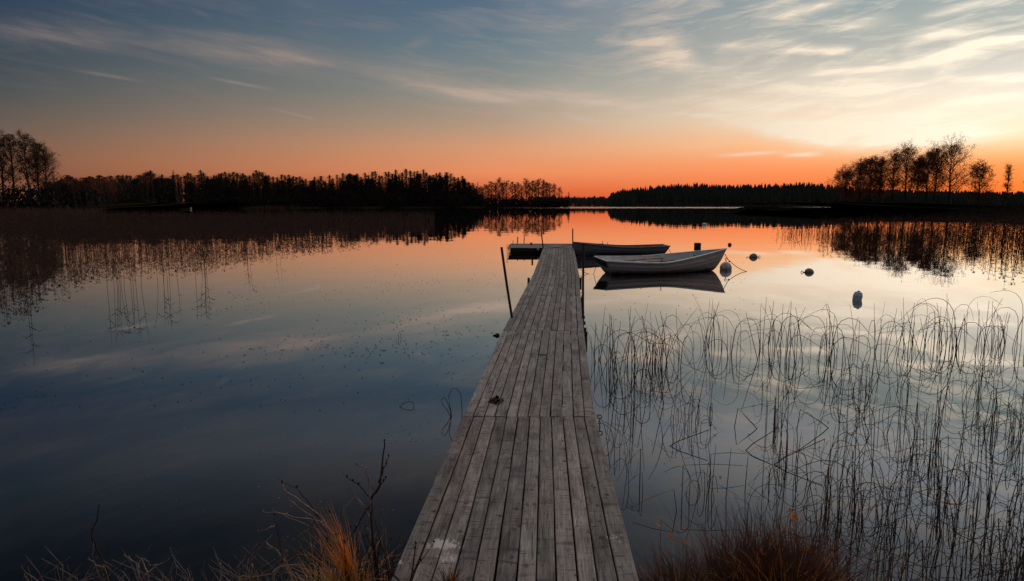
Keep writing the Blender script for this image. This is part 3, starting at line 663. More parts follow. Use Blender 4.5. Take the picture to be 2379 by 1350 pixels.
conifers(420, 1502, 1600, (1240, 1500), None, 6, lambda p: 455 + 1.2 * math.sin(p * .3), 'forest', 'low distant wood closing the channel', 5)

# ------------------------------------------------------------------ reeds
def reed(b, base, h, r_, leafs=3, rad=.006, lean=.05, plume=True):
    dx, dy = r_.gauss(0, lean) * h, r_.gauss(0, lean) * h; bend = r_.gauss(0, lean * 1.3) * h
    P = [Vector((base[0] + dx * t + bend * t * t, base[1] + dy * t, base[2] - .05 + (h + .05) * t)) for t in (0, .35, .7, 1)]
    b.tube(P, [rad, rad * .9, rad * .75, rad * .4], 3, False)
    for k in range(leafs):
        t = r_.uniform(.35, .95); p = P[2].lerp(P[3], (t - .7) / .3) if t > .7 else P[1].lerp(P[2], (t - .35) / .35)
        a = r_.choice([0, math.pi]) + r_.gauss(0, .8); l = r_.uniform(.14, .36); e = Vector((math.cos(a), math.sin(a), 0))
        b.ribbon([p, p + e * l * .5 + Vector((0, 0, l * .35)), p + e * l + Vector((0, 0, l * r_.uniform(-.1, .5)))], rad * 3.2, Vector((0, 0, 1)) if r_.random() < .6 else Vector((-e.y, e.x, 0)))
    if plume:
        for k in range(3):
            a = r_.uniform(0, 6.28); e = Vector((math.cos(a), math.sin(a), 0)) * .05
            b.ribbon([P[3], P[3] + e + Vector((0, 0, .06)), P[3] + e * 2.2 + Vector((0, 0, -.02))], rad * 4)
rr_ = random.Random(21)
EDGE = [(-200, 13), (0, 17), (60, 19), (150, 24), (250, 27), (330, 30), (420, 30), (520, 33), (600, 37), (700, 42), (830, 48), (930, 60), (1010, 74)]
b = MB(); n = 0
while n < 6600:
    px = rr_.uniform(-150, 1010); e = interp(EDGE, px); q = rr_.random()
    D = e + (rr_.random() ** 1.9) * (60 if px > 300 else 75)
    if D > 92 and px > 235: continue
    if rr_.random() > min(1, .17 + (D - e) / 8): continue
    reed(b, ((px - CX) / F * D, D, 0), rr_.uniform(.9, 1.55) * (.75 + .25 * min(1, (D - e) / 10)), rr_, 3 if D < 60 else 2, .0052 if D < 45 else .010, .06, D < 50); n += 1
tag(b.build('reeds', M_reed), 'reddish brown reed bed spreading over the water on the left', None, None, 'stuff')
b = MB()
for k in range(2600):
    px = rr_.uniform(-150, 700); D = interp(SH_L, px) - rr_.uniform(1, 26) if px > 225 else rr_.uniform(95, 185); reed(b, ((px - CX) / F * D, D, 0), rr_.uniform(.8, 1.7), rr_, 1, .03, .05, False)
tag(b.build('reeds', M_reed), 'low reed fringe against the far left shore', None, None, 'stuff')
# single reeds standing clear of the bed
for (px, D, cnt, h, lb) in ((70, 14.6, 2, 1.42, 'lone leafy reed stem far in front of the reed bed near the left edge'), (285, 17.5, 11, 1.5, 'tight bunch of reed stems in front of the reed bed'), (378, 19.0, 6, 1.45, 'loose bunch of leafy reeds right of the tight bunch'),
                            (468, 20.3, 7, 1.5, 'third bunch of leafy reeds in front of the bed'), (568, 26, 3, 1.45, 'few leafy reeds apart near the middle of the bed edge'), (641, 31, 2, 1.5, 'thin reed stems at the right of the loose bunches')):
    c = gpos(px, D, 0); b = MB()
    for k in range(cnt): reed(b, (rr_.gauss(0, .05 * cnt ** .5), rr_.gauss(0, .25), 0), h * rr_.uniform(.78, 1.02), rr_, 4, .0055, .04, False)
    tag(b.build('reed_bunch', M_reed), lb, 'reeds', 'reed bunches in front of the left bed').location = c

def rush(b, base, L_, r_, kind, rad=.0032, az_=None):
    a = r_.uniform(0, 6.283) if az_ is None else az_; e = Vector((math.cos(a), math.sin(a) * .7, 0)); up = Vector((0, 0, 1))
    p = Vector(base) + Vector((0, 0, -.06)); P = [p.copy()]
    if kind == 's':
        th = abs(r_.gauss(0, .15)); cur = r_.choice([0, 0, .2, .5, .9]) * r_.random(); n_ = 5
        for k in range(n_): p = p + (up * math.cos(th) + e * math.sin(th)) * L_ / n_; th += cur / n_; P.append(p.copy())
    elif kind == 'a':
        th0 = r_.uniform(-.05, .22); n_ = 12; tot_ = r_.uniform(1.7, 3.0); u0 = r_.uniform(.1, .45); uw = r_.uniform(.4, .6)
        for k in range(n_):
            u = min(1, max(0, ((k + .5) / n_ - u0) / uw)); th = th0 + tot_ * u * u * (3 - 2 * u)
            p = p + (up * math.cos(th) + e * math.sin(th)) * L_ / n_
            if p.z < -.03 and k > 4: break
            P.append(p.copy())
    else:
        th = abs(r_.gauss(0, .12)); l1 = L_ * r_.uniform(.4, .62); q = p + (up * math.cos(th) + e * math.sin(th)) * l1; P.append(q)
        a2 = a + r_.gauss(0, .7); e2_ = Vector((math.cos(a2), math.sin(a2) * .7, 0)); l2 = L_ - l1; th2 = r_.uniform(1.5, 2.5)
        q2 = q + (up * math.cos(th2) + e2_ * math.sin(th2)) * l2; q2.z = max(q2.z, -.02); P.append(q.lerp(q2, .5) + Vector((0, 0, .01))); P.append(q2)
    rad *= r_.uniform(.7, 1.3)
    b.tube(P, [rad * (1 - .55 * k / (len(P) - 1)) for k in range(len(P))], 4, False)
    if kind != 'k' and r_.random() < .3:
        k = -2; c = P[k]
        for g in range(3): b.ribbon([c, c + Vector((r_.uniform(-.02, .02), r_.uniform(-.02, .02), r_.uniform(-.02, .02)))], .008)
def clump(base, n, spread, hmean, r_, pk=(.56, .34, .10), rad=.0034):
    b = MB()
    for k in range(n):
        q = r_.random(); kd = 's' if q < pk[0] else ('a' if q < pk[0] + pk[1] else 'k')
        L_ = hmean * r_.uniform(.6, 1.12) * (1.0 if kd == 's' else 1.5 if kd == 'a' else 1.2)
        rush(b, (r_.gauss(0, spread), r_.gauss(0, spread * 1.2), 0), L_, r_, kd, rad)
    return b
rc = random.Random(31)
CL = [(1402, 838, 12, .10, 'slim clump of rushes nearest the jetty'), (1428, 872, 9, .09, 'thin rush clump just in front of the one nearest the jetty'),
      (1492, 842, 18, .13, 'arching rush clump straight below the pale boat'), (1552, 846, 24, .15, 'densest dark rush clump below the boat bow'), (1482, 930, 10, .14, 'drooping rushes in front of the dense clump'),
      (1640, 806, 14, .10, 'upright clump of rushes right of the dense clump'), (1712, 830, 9, .13, 'sparse arching rushes between two upright clumps'), (1772, 806, 15, .12, 'rush clump with a wide arch over it'),
      (1832, 836, 14, .13, 'leaning rushes left of the white canister'), (1912, 838, 17, .12, 'tight upright rush clump below the white canister'), (1960, 810, 4, .16, 'few tall thin rushes directly right of the white canister'),
      (2040, 822, 9, .12, 'short rush clump with one hooked stem'), (2098, 812, 10, .12, 'narrow rush clump right of the hooked one'), (2160, 812, 16, .15, 'bushy rush clump left of the tallest arches'), (2212, 806, 18, .16, 'rush clump with the tallest hooped stems'),
      (2292, 812, 16, .15, 'dense rush clump near the right edge'), (2362, 806, 14, .14, 'rush clump touching the right frame edge')]
for i, (px, py, n, s_, lb) in enumerate(CL):
    b = clump(None, n, s_, .80, rc, rad=.0044); o = b.build('rush_clump', M_rush if i % 3 else M_rushlt); tag(o, lb, 'rushes', 'rush clumps along the outer edge of the bed'); o.location = atz(px, py, 0)
big = MB(); big2 = MB()
def scatter(px0, px1, py0, py1, n, dens=lambda x, y: 1.0, h=.72):
    k = 0
    while k < n:
        px, py = rc.uniform(px0, px1), rc.uniform(py0, py1)
        if rc.random() > dens(px, py): continue
        p = atz(px, py, 0); q = rc.random(); kd = 's' if q < .22 else 'a' if q < .74 else 'k'
        m = rc.randint(1, 5)
        for j in range(m):
            L_ = h * rc.uniform(.45, 1.05) * (1 if kd == 's' else 1.45 if kd == 'a' else 1.2)
            rush(big if rc.random() < .75 else big2, (p.x + rc.gauss(0, .05), p.y + rc.gauss(0, .07), 0), L_, rc, kd if rc.random() < .6 else rc.choice('saak'), .0029)
        k += 1
scatter(1640, 2420, 900, 1010, 32, lambda x, y: .35 + .65 * min(1, max(0, (x - 1650) / 500)))
scatter(1740, 2460, 1000, 1160, 46, lambda x, y: .3 + .7 * min(1, max(0, (x - 1750) / 400)))
scatter(1860, 2500, 1160, 1480, 84, lambda x, y: 1.0, .62)
scatter(1700, 2000, 1080, 1260, 10, lambda x, y: 1.0, .5)
scatter(1440, 1660, 940, 1190, 20, h=.5)
tag(big.build('rushes', M_rush), 'tangled dark rushes filling the water on the lower right', None, None, 'stuff')
tag(big2.build('rushes', M_rushlt), 'drier brown rushes mixed through the lower right bed', None, None, 'stuff')
# folded stems that read one by one
def bent(pts, lb, rad=.0045, mat_=M_rush, name='bent_rush', cat='rush'):
    P = [aty(x, y, 0) if False else None for x, y, *_ in pts]
    return None
def stem_obj(ptsw, lb, rad, mat_, name='bent_rush', grp='broken bent rushes'):
    c = Vector(ptsw[0]); b = MB(); b.tube([Vector(p) - c for p in ptsw], rad, 5); o = b.build(name, mat_); o.location = c
    return tag(o, lb, 'rush', grp)
def tri(px, py, dx, h, ang, lb, fold=.3):
    p = atz(px, py, 0); e = Vector((math.cos(ang), math.sin(ang), 0))
    stem_obj([p + Vector((0, 0, -.05)), p + Vector((0, 0, h)) + e * .03, p + e * dx + Vector((0, 0, h * fold)), p + e * dx * 1.35 + Vector((0, 0, -.01))], lb, .0042, M_rush)
tri(1637, 1035, -.24, .14, .05, 'broken rush folded into a flat triangle right of the jetty')
tri(1705, 990, .16, .18, -.4, 'broken rush bent sharply to the right beyond the flat triangle')
tri(1800, 1040, -.22, .18, .25, 'broken rush folded left in the thick of the bed')
tri(1850, 1000, .26, .2, .2, 'long broken rush lying toward the right in the bed')
tri(1905, 1075, -.3, .2, .1, 'broken rush making a long low wedge near the dark tussock')
tri(1430, 925, -.07, .12, .5, 'little diamond-bent rush beside the jetty chain')
def loop(px, py, pts, lb):
    p = atz(px, py, 0); stem_obj([p + Vector(q) for q in pts], lb, .0035, M_rush, 'looped_rush', 'looped rush stems left of the jetty')
loop(925, 945, [(0, 0, -.01), (.06, .02, .035), (.12, .03, .05), (.16, .02, .035), (.165, 0, .0), (.165, 0, -.02)], 'rush stem looped like a teardrop left of the jetty')
loop(1050, 965, [(.0, 0, -.02), (-.02, 0, .1), (-.03, .0, .2), (.0, 0, .27), (.05, 0, .28), (.09, 0, .22), (.10, 0, .1), (.10, 0, -.02)], 'tall narrow arched rush beside the jetty edge')
loop(1040, 968, [(.04, 0, -.02), (-.01, 0, .08), (-.05, 0, .12), (-.06, 0, .17), (-.03, .0, .2), (0, 0, .15), (.03, 0, .05), (.03, 0, -.02)], 'small curled rush inside the tall arched one')
loop(928, 786, [(0, 0, -.02), (-.02, 0, .05), (0, 0, .11), (.02, 0, .06), (.03, 0, -.02)], 'tiny hooped rush far left of the jetty')
# right-hand distant rush belt
b = MB(); rd = random.Random(9)
EDR = [(1790, 46), (1850, 44), (1930, 40), (2000, 36), (2100, 33), (2200, 31), (2300, 28), (2450, 24)]
for k in range(3800):
    px = 1795 + (rd.random() ** .6) * 700; e = interp(EDR, px); far_ = interp([(1790, 50), (1860, 52), (1950, 62), (2050, 85), (2150, 100), (2500, 105)], px); D = e + rd.random() ** 1.3 * (far_ - e)
    if rd.random() > min(1, .25 + (D - e) / 10): continue
    if rd.random() < .45 or px < 1900: rush(b, ((px - CX) / F * D, D, 0), rd.uniform(.7, 1.15), rd, rd.choice('sas'), .0085, None)
    else: reed(b, ((px - CX) / F * D, D, 0), rd.uniform(.7, 1.25), rd, 2, .008, .07, D < 50)
tag(b.build('reeds', M_reed), 'dark reed and rush belt under the bare trees on the right', None, None, 'stuff')
b = MB()
for k in range(3000):
    px = rd.uniform(1900, 2700); D = interp(SH_R, px) - rd.uniform(0, 22); reed(b, ((px - CX) / F * D, D, 0), rd.uniform(1.2, 2.0), rd, 1, .03, .05, False)
tag(b.build('reeds', M_under), 'dark reed fringe along the right shore', None, None, 'stuff')

# ------------------------------------------------------------------ jetty
jet = thing('jetty', (0, 2, 0), 'long grey weathered plank jetty running out to a cross platform', 'jetty')
def jpart(b, name, mats, loc=(0, 0, 0), rz=0.0, smooth=False):
    o = b.build(name, mats, jet, smooth); o.location = Vector(loc) - Vector((0, 2, 0)); o.rotation_euler = (0, 0, rz); return o
# (left px, right px, y px, height) at each break between deck sections
BR = [(905, 1487, 1350, .335), (1074, 1384, 968, .235), (1168, 1357, 768, .225), (1212, 1349, 686, .24), (1237, 1346, 640, .245), (1256, 1337, 591, .255), (1262, 1333, 576.5, .26)]
EP = []
for l, r, y, h in BR: EP.append((atz(l, y, h), atz(r, y, h)))
# carry the first section back under the viewer
l0, r0_ = EP[0]; dl = (EP[1][0] - l0); dr = (EP[1][1] - r0_)
EP[0] = (l0 - dl * .62, r0_ - dr * .62)
def deck(Lp, Rp, Lq, Rq, nb, seed, nails=True, zj=.003, along=True):
    """boards between edge Lp-Rp and edge Lq-Rq"""
    r_ = random.Random(seed); o = (Lp + Rp) / 2; e = (Lq + Rq) / 2; d = e - o; rz = math.atan2(d.y, d.x) - math.pi / 2; Ln = math.hypot(d.x, d.y)
    inv = Matrix.Rotation(-rz, 3, 'Z'); a0, b0, a1, b1 = [inv @ (p - o) for p in (Lp, Rp, Lq, Rq)]
    m = MB(); cols = []; ws = [r_.uniform(.93, 1.07) for _ in range(nb)]; s = sum(ws); u = 0
    for k in range(nb):
        u0 = u / s; u += ws[k]; u1 = u / s; g = .0042
        jl = [r_.uniform(-.006, .006) if 0 < k else 0 for _ in range(2)]; dz = r_.uniform(-zj, zj); ti = r_.uniform(-.002, .002); c = (r_.random(), r_.random(), r_.random())
        e0, e1 = r_.uniform(-.003, .004), r_.uniform(-.004, .003); nseg = 10; i0 = len(m.V); wv = [r_.gauss(0, .0012) for _ in range(nseg + 1)]
        for q in range(nseg + 1):
            t = q / nseg; A = a0.lerp(a1, t); B = b0.lerp(b1, t); x0 = A.x + (B.x - A.x) * u0 + g + wv[q]; x1 = A.x + (B.x - A.x) * u1 - g + wv[(q * 3) % (nseg + 1)]
            y = A.y + (B.y - A.y) * (u0 + u1) / 2 + (e0 if q == 0 else 0) + (e1 if q == nseg else 0); zz = A.z + (B.z - A.z) * (u0 + u1) / 2 + dz; th = .03; ch = .004
            for (x, z) in ((x0, zz - th), (x1, zz - th), (x1, zz - ch + ti), (x1 - ch, zz + ti), ((x0 + x1) / 2, zz + .0012), (x0 + ch, zz - ti), (x0, zz - ch - ti)): m.V.append((x, y, z))
        for q in range(nseg):
            for j in range(7):
                a = i0 + q * 7 + j; bb = i0 + q * 7 + (j + 1) % 7; m.F.append((a, bb, bb + 7, a + 7)); m.mi.append(0)
        m.F.append(tuple(i0 + j for j in range(7))[::-1]); m.mi.append(0); m.F.append(tuple(i0 + nseg * 7 + j for j in range(7))); m.mi.append(0)
        cols += [c] * (len(m.V) - i0)
        if nails:
            for yy in [Ln * (f + .5) / max(2, round(Ln / .75)) for f in range(max(2, round(Ln / .75)))]:
                t = yy / Ln; A = a0.lerp(a1, t); B = b0.lerp(b1, t); zc = (A.z + B.z) / 2 + dz + .0016
                for uu in (.25, .75):
                    x = A.x + (B.x - A.x) * (u0 + (u1 - u0) * uu) + r_.uniform(-.004, .004); y = yy + r_.uniform(-.006, .006); i1 = len(m.V); m.cur = 1
                    for j in range(6): m.V.append((x + .0042 * math.cos(j * 1.047), y + .0042 * math.sin(j * 1.047), zc))
                    m.F.append(tuple(range(i1, i1 + 6))); m.mi.append(1); m.cur = 0; cols += [(0, 0, 0)] * 6
    return m, cols, o, rz, Ln, (a0, b0, a1, b1)
def add_deck(args, nb, seed, nails=True, name='deck_section'):
    m, cols, o, rz, Ln, cor = deck(*args, nb, seed, nails)
    ob = jpart(m, name, [M_wood, M_iron], o, rz)
    at = ob.data.attributes.new('plank', 'FLOAT_COLOR', 'POINT')
    at.data.foreach_set('color', [v for c in cols for v in (c[0], c[1], c[2], 1.0)])
    return ob, o, rz, Ln, cor
for i in range(6):
    (A0, B0), (A1, B1) = EP[i], EP[i + 1]
    cut = Vector((0, .006, 0))
    ob, o, rz, Ln, cor = add_deck((A0 + cut, B0 + cut, A1 - cut, B1 - cut), 12, 50 + i, nails=i < 3)
    a0, b0, a1, b1 = cor
    for (p, q, s_) in ((a0, a1, 1), (b0, b1, -1)):
        m = MB(); d = (q - p); ln = d.length; ang = math.atan2(d.y, d.x); rot = Matrix.Rotation(ang, 3, 'Z') @ Matrix.Rotation(-math.atan2(d.z, math.hypot(d.x, d.y)), 3, 'Y')
        c = (p + q) / 2 + Vector((s_ * .03, 0, -.031 - .065)); m.box(c, (ln - .02, .045, .13), rot)
        bm_ = m.build('side_beam', M_post, ob)
    for f in range(max(2, round(Ln / 1.2))):
        m = MB()
        t = (f + .5) / max(2, round(Ln / 1.2)); A = a0.lerp(a1, t); B = b0.lerp(b1, t); c = (A + B) / 2
        m.box((c.x, c.y, c.z - .034 - .03), (B.x - A.x - .115, .05, .055))
        m.build('joist', M_post, ob)
# pale repair board on the second section
pb = [atz(1262, 768, .237), atz(1277, 768, .237), atz(1270, 824, .237), atz(1253, 824, .237)]
m = MB(); o = (pb[2] + pb[3]) / 2; loc = o
def off3(p): return p - o
t4 = [off3(p) for p in (pb[3], pb[2], pb[1], pb[0])]
i0 = len(m.V)
for p in t4: m.V.append(tuple(p - Vector((0, 0, .010))))
for p in t4: m.V.append(tuple(p + Vector((0, 0, .006))))
for f in ((0, 3, 2, 1), (4, 5, 6, 7), (0, 1, 5, 4), (1, 2, 6, 5), (2, 3, 7, 6), (3, 0, 4, 7)): m.F.append(f); m.mi.append(0)
M_patch = mat('repair_board', (.22, .20, .19), .8, (.13, .115, .11), 30, stretch=(1, .06, 1))
ob = jpart(m, 'repair_board', M_patch, loc); ob['label'] = 'paler short board nailed over the deck'
# cross platform at the far end
fl, fr = atz(1179, 575.5, .26), atz(1400, 575.5, .26); bl, br = Vector((fl.x + .12, fl.y + 3.1, .26)), Vector((fr.x + .45, fr.y + 3.1, .26))
m, cols, o, rz, Ln, cor = deck(bl, fl, br, fr, 16, 77, False)
ob = jpart(m, 'platform_deck', [M_wood, M_iron], o, rz)
at = ob.data.attributes.new('plank', 'FLOAT_COLOR', 'POINT'); at.data.foreach_set('color', [v for c in cols for v in (c[0], c[1], c[2], 1.0)])
PW = fr.x - fl.x
m = MB(); m.box(((fl.x + fr.x) / 2 + .2, fl.y + .06, .165), (PW + .1, .05, .12)); m.box(((fl.x + fr.x) / 2 + .2, fl.y + 3.0, .165), (PW + .1, .05, .12)); m.box((fl.x + .06, fl.y + 1.5, .165), (.05, 2.7, .12))
jpart(m, 'platform_frame', M_post)
for (cx_, w_) in ((fl.x + .78, 1.35), (fl.x + 3.1, 1.3)):
    m = MB(); m.box((cx_, fl.y + .55, .03), (w_, .8, .20)); m.box((cx_, fl.y + .55, .145), (w_ - .06, .74, .03)); m.box((cx_, fl.y + 2.4, .03), (w_, .8, .20)); jpart(m, 'float', M_dark)
def pole(pb_, pt_, r, lb=None, name='pole', mm=M_post):
    m = MB(); d = Vector(pt_) - Vector(pb_)
    m.tube([Vector(pb_), Vector(pb_) + d * .35 + Vector((.004, .003, 0)), Vector(pb_) + d * .7 - Vector((.003, 0, 0)), Vector(pt_) - d.normalized() * .01, Vector(pt_)], [r * 1.05, r, r * .97, r * .95, r * .75], 10)
    o = jpart(m, name, mm, smooth=False)
    if lb: o['label'] = lb
    return o
def under(p, q, z=-.6): d = (Vector(p) - Vector(q)); return Vector(p) + d * ((z - p[2]) / d.z)
def pole_px(x0, y0, x1, y1, Y, r, lb=None):
    a, b_ = aty(x0, y0, Y), aty(x1, y1, Y); pole(under(a, b_), b_, r, lb)
pole_px(1189, 738, 1165, 574, 11.15, .022, 'left pole leaning outward from the deck edge')
pole_px(1354, 738, 1356, 565, 11.2, .020, 'upright pole on the right of the deck')
pole_px(1262, 576, 1256.5, 530, 28.9, .027); pole_px(1331, 576, 1330.5, 531, 28.9, .027)
pole_px(1202.5, 566, 1202.5, 550, 32.2, .024); pole_px(1217.5, 566, 1218, 550, 32.2, .022)
pole_px(1178.5, 590, 1178, 568, 28.9, .012); pole_px(1191.5, 566, 1192, 559, 31.5, .014)
pole_px(1399.5, 566, 1399.5, 560, 32.0, .014); pole_px(1411.5, 567, 1411.5, 563, 32.3, .014); pole_px(1234, 566, 1233.5, 563.5, 31, .05)
for (x, y, Y) in ((1238, 592, 25.3), (1345, 594, 25.3), (1215, 690, 14.2), (1349, 690, 14.2), (1178, 772, 10.3), (1357, 772, 10.3), (1230, 642, 18.0), (1347, 642, 18)):
    p = aty(x, y, Y); p.z = .17; s_ = 1 if x > 1280 else -1
    pole((p.x + s_ * .02, p.y, -.7), (p.x + s_ * .02, p.y, .16), .035, name='leg')
m = MB(); a, b_ = aty(1259, 571, 28.9), aty(1331, 568, 28.9); m.tube([a.lerp(b_, t) - Vector((0, 0, .09 * math.sin(math.pi * t))) for t in [k / 8 for k in range(9)]], .009, 4); jpart(m, 'rope', M_rope)
# fender pieces hanging on the platform face
m = MB(); c = aty(1250, 579.5, 28.85); m.lathe([(.001, -.05), (.035, -.035), (.045, 0), (.035, .035), (.001, .05)], 8, None, c); jpart(m, 'fender', M_buoy, smooth=True)
# chain with shackle on the deck break
m = MB(); c = Vector(EP[1][1]) + Vector((.035, -.02, 0))
def ringlink(m, c, ra, rb, r, ax1, ax2, seg=12):
    i0 = len(m.V); n_ = Vector(ax1).cross(Vector(ax2)).normalized()
    for j in range(seg):
        t = 2 * math.pi * j / seg; p = Vector(c) + Vector(ax1) * ra * math.cos(t) + Vector(ax2) * rb * math.sin(t); o_ = (Vector(ax1) * math.cos(t) / ra + Vector(ax2) * math.sin(t) / rb).normalized()
        for k in range(5): u = 2 * math.pi * k / 5; m.V.append(tuple(p + (o_ * math.cos(u) + n_ * math.sin(u)) * r))
    for j in range(seg):
        for k in range(5):
            a = i0 + j * 5 + k; b_ = i0 + j * 5 + (k + 1) % 5; c_ = i0 + ((j + 1) % seg) * 5 + (k + 1) % 5; d_ = i0 + ((j + 1) % seg) * 5 + k; m.F.append((a, b_, c_, d_)); m.mi.append(0)
ringlink(m, c + Vector((-.005, 0, .004)), .021, .019, .0045, (1, 0, 0), (0, .7, .7))
X, Y_, Z = (1, 0, 0), (0, 1, 0), (0, 0, 1)
for k in range(5): ringlink(m, c + Vector((-.004, -.004 * k, -.028 - .019 * k)), .007, .0135, .003, X if k % 2 else Y_, Z, 8)
ringlink(m, c + Vector((.004, -.02, -.138)), .016, .019, .0048, X, Z)
jpart(m, 'chain', M_iron)
for (Yf, px_) in ((3, 1348), (4, 1346)):
    m = MB(); e = EP[Yf][1]; ringlink(m, e + Vector((.03, -.02, -.03)), .02, .03, .006, X, Z); jpart(m, 'mooring_ring', M_iron)
# small brackets along the right edge
for k in range(7):
    t = (k + .5) / 7; p = EP[2][1].lerp(EP[3][1], t); m = MB(); m.box((p.x + .022, p.y, p.z - .035), (.03, .05, .05)); jpart(m, 'bracket', M_iron)

# litter and tuft on the deck
b = MB(); rl = random.Random(3)
for k in range(46):
    a = rl.uniform(0, 6.28); q = Vector((rl.gauss(0, .032), rl.gauss(0, .035), rl.uniform(.002, .03))); s = rl.uniform(.014, .034); u = Vector((rl.uniform(-1, 1), rl.uniform(-1, 1), rl.uniform(-.6, .6))).normalized(); v = u.cross(Vector((0, 0, 1))).normalized()
    b.quad(q - u * s, q + v * s * .55 + Vector((0, 0, .006)), q + u * s, q - v * s * .55 + Vector((0, 0, .004)))
for k in range(8): q = Vector((rl.uniform(-.07, .08), rl.uniform(-.07, .05), .006)); b.tube([q, q + Vector((rl.uniform(-.05, .05), rl.uniform(-.05, .05), .008))], .002, 3)
tag(b.build('leaf_clump', M_litter), 'clump of dead reddish leaves lying on the jetty boards', 'leaves').location = atz(1151, 934, .2385)

# ------------------------------------------------------------------ boats
def rowboat(name, loc, rz, label, Lw, beam, rb, rs, gs, gm, gb, mo, mi_, stern_w=.62, seats=True, pad=True, bw=.012):
    root = thing(name, loc, label, 'boat', 'rowing boats moored by the jetty', rz)
    NS, NV = 26, 12
    def half(s): 
        t = 1 - (1 - s) * 1.0
        return beam / 2 * (stern_w + (1 - stern_w) * math.sin(min(1, s / .45) * math.pi / 2)) * (1 - max(0, (s - .42) / .58) ** 2.3) + .004
    def g(s): return gs + (gm - gs) * math.sin(min(s / .4, 1) * math.pi / 2) if s < .4 else gm + (gb - gm) * ((s - .4) / .6) ** 1.9
    def kz(s): return -.10 + (.03 * (1 - s) ** 3) + .11 * max(0, (s - .8) / .2) ** 2.5
    def pt(s, v, ins=0.0, fl=0.0, lap=True):
        hb = half(s) - ins; kk = kz(s) + fl; gg = g(s); vv = v
        z = kk + (gg - kk) * vv ** (1.25); y = hb * (1 - (1 - vv) ** 2.3) ** .62
        if lap and 0 < v < 1: y += .010 * ((v * 5) % 1.0 - .5)
        x = s * Lw + rb * max(0, (s - .55) / .45) ** 2 * max(0, (z + .1) / (gb + .1)) ** .35 - rs * (1 - min(1, s / .3)) ** 2 * (z + .1) / (gs + .1)
        return Vector((x, max(y, 0.0) if ins == 0 else max(y, 0), z))
    m = MB()
    def shell(ins, fl, flip, lap):
        for sd_ in (1, -1):
            i0 = len(m.V)
            for a in range(NS + 1):
                for c in range(NV + 1):
                    s = a / NS; s = s if ins == 0 else .012 + s * .965; p = pt(s, c / NV, ins if s < .93 else ins * .7, fl, lap); m.V.append((p.x, sd_ * p.y, p.z))
            for a in range(NS):
                for c in range(NV):
                    q = i0 + a * (NV + 1) + c; f = (q, q + NV + 1, q + NV + 2, q + 1)
                    m.F.append(f if (sd_ > 0) != flip else f[::-1]); m.mi.append(1 if ins else 0)
    shell(0, 0, True, True); shell(.03, .08, False, False)
    hull = m.build('hull', [mo, mi_], root, False)
    # rim
    for sd_ in (1, -1):
        m = MB(); P = [pt(s / 40, 1) for s in range(41)]; i0 = 0
        for p in P:
            y = p.y
            for (dy, dz) in ((.022, -.028), (.024, .004), (.014, .012), (-.034, .012), (-.036, -.006)): m.V.append((p.x, sd_ * max(y + dy, 0.002), p.z + dz))
        for a in range(40):
            for c in range(5): q = a * 5 + c; r2 = a * 5 + (c + 1) % 5; m.F.append((q, r2, r2 + 5, q + 5)); m.mi.append(0)
        m.F.append((0, 1, 2, 3, 4)); m.mi.append(0)
        m.build('gunwale', mi_, root)
    # transom
    m = MB(); out = [pt(0, c / NV) for c in range(NV + 1)]; ring = [(p.x, p.y, p.z) for p in out] + [(p.x, -p.y, p.z) for p in out[::-1]]
    th = .04; n_ = len(ring); m.V += [(x - .002, y, z) for x, y, z in ring] + [(x + th, y * .98, z) for x, y, z in ring]
    m.F.append(tuple(range(n_))); m.F.append(tuple(range(n_, 2 * n_))[::-1]); m.mi += [0, 0]
    for k in range(n_): m.F.append((k, (k + 1) % n_, n_ + (k + 1) % n_, n_ + k)); m.mi.append(0)
    tr = m.build('transom', mo, root)
    if pad:
        p0 = pt(0, .5); p1 = pt(0, 1); m = MB(); wy = p1.y * .93
        i0 = len(m.V)
        for dx in (-.028, -.004):
            for (f, s1, ww) in ((1.0, 1, 1), (1.0, -1, 1), (.42, -1, .62), (.42, 1, .62)):
                q = p1.lerp(pt(0, .35), 1 - f); m.V.append((q.x + dx, s1 * wy * ww, q.z - .03 * (f == 1)))
        for f in ((0, 1, 2, 3), (7, 6, 5, 4), (0, 4, 5, 1), (1, 5, 6, 2), (2, 6, 7, 3), (3, 7, 4, 0)): m.F.append(tuple(i0 + k for k in f)); m.mi.append(0)
        m.build('motor_board', M_dark, tr)
    if seats:
        for (s, wd, mm) in ((.10, .42, mi_), (.40, .26, mi_), (.66, .24, M_bluepale if mo is M_boat else mi_), (.87, .30, M_blue if mo is M_boat else mi_)):
            p = pt(s, .8, .03); hw = half(s) - .05; m = MB(); z = .24 + (.235 if s > .8 else .05 if s > .5 else 0) + (0.0 if mo is M_boat else -.03)
            m.box((p.x, 0, z), (wd, 2 * hw * (.93 if s < .8 else .92), .03)); m.box((p.x, 0, z - .05), (wd * .5, 2 * hw * .8, .06))
            o = m.build('seat', mm, root)
            if mm is M_blue: o['label'] = 'blue bow seat'
    return root, pt
s0 = atz(1412, 638.5, 0); b0_ = atz(1657, 632.5, 0)
Lw = (b0_ - s0).length; rzb = math.atan2(b0_.y - s0.y, b0_.x - s0.x) 
rz1 = R(15); ax = Vector((math.cos(rz1), math.sin(rz1), 0)); side = Vector((-ax.y, ax.x, 0))
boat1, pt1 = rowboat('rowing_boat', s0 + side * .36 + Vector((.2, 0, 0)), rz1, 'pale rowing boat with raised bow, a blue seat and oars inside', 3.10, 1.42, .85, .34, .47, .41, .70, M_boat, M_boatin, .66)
boat1.rotation_euler = (R(4.2), 0, rz1)
boat2, pt2 = rowboat('rowing_boat', (6.10, 28.2, 0), R(181.5), 'dark grey rowing boat lying close behind the pale one', 3.15, 1.42, .48, .30, .42, .37, .56, M_boat2, M_boat2in, .78, pad=False)
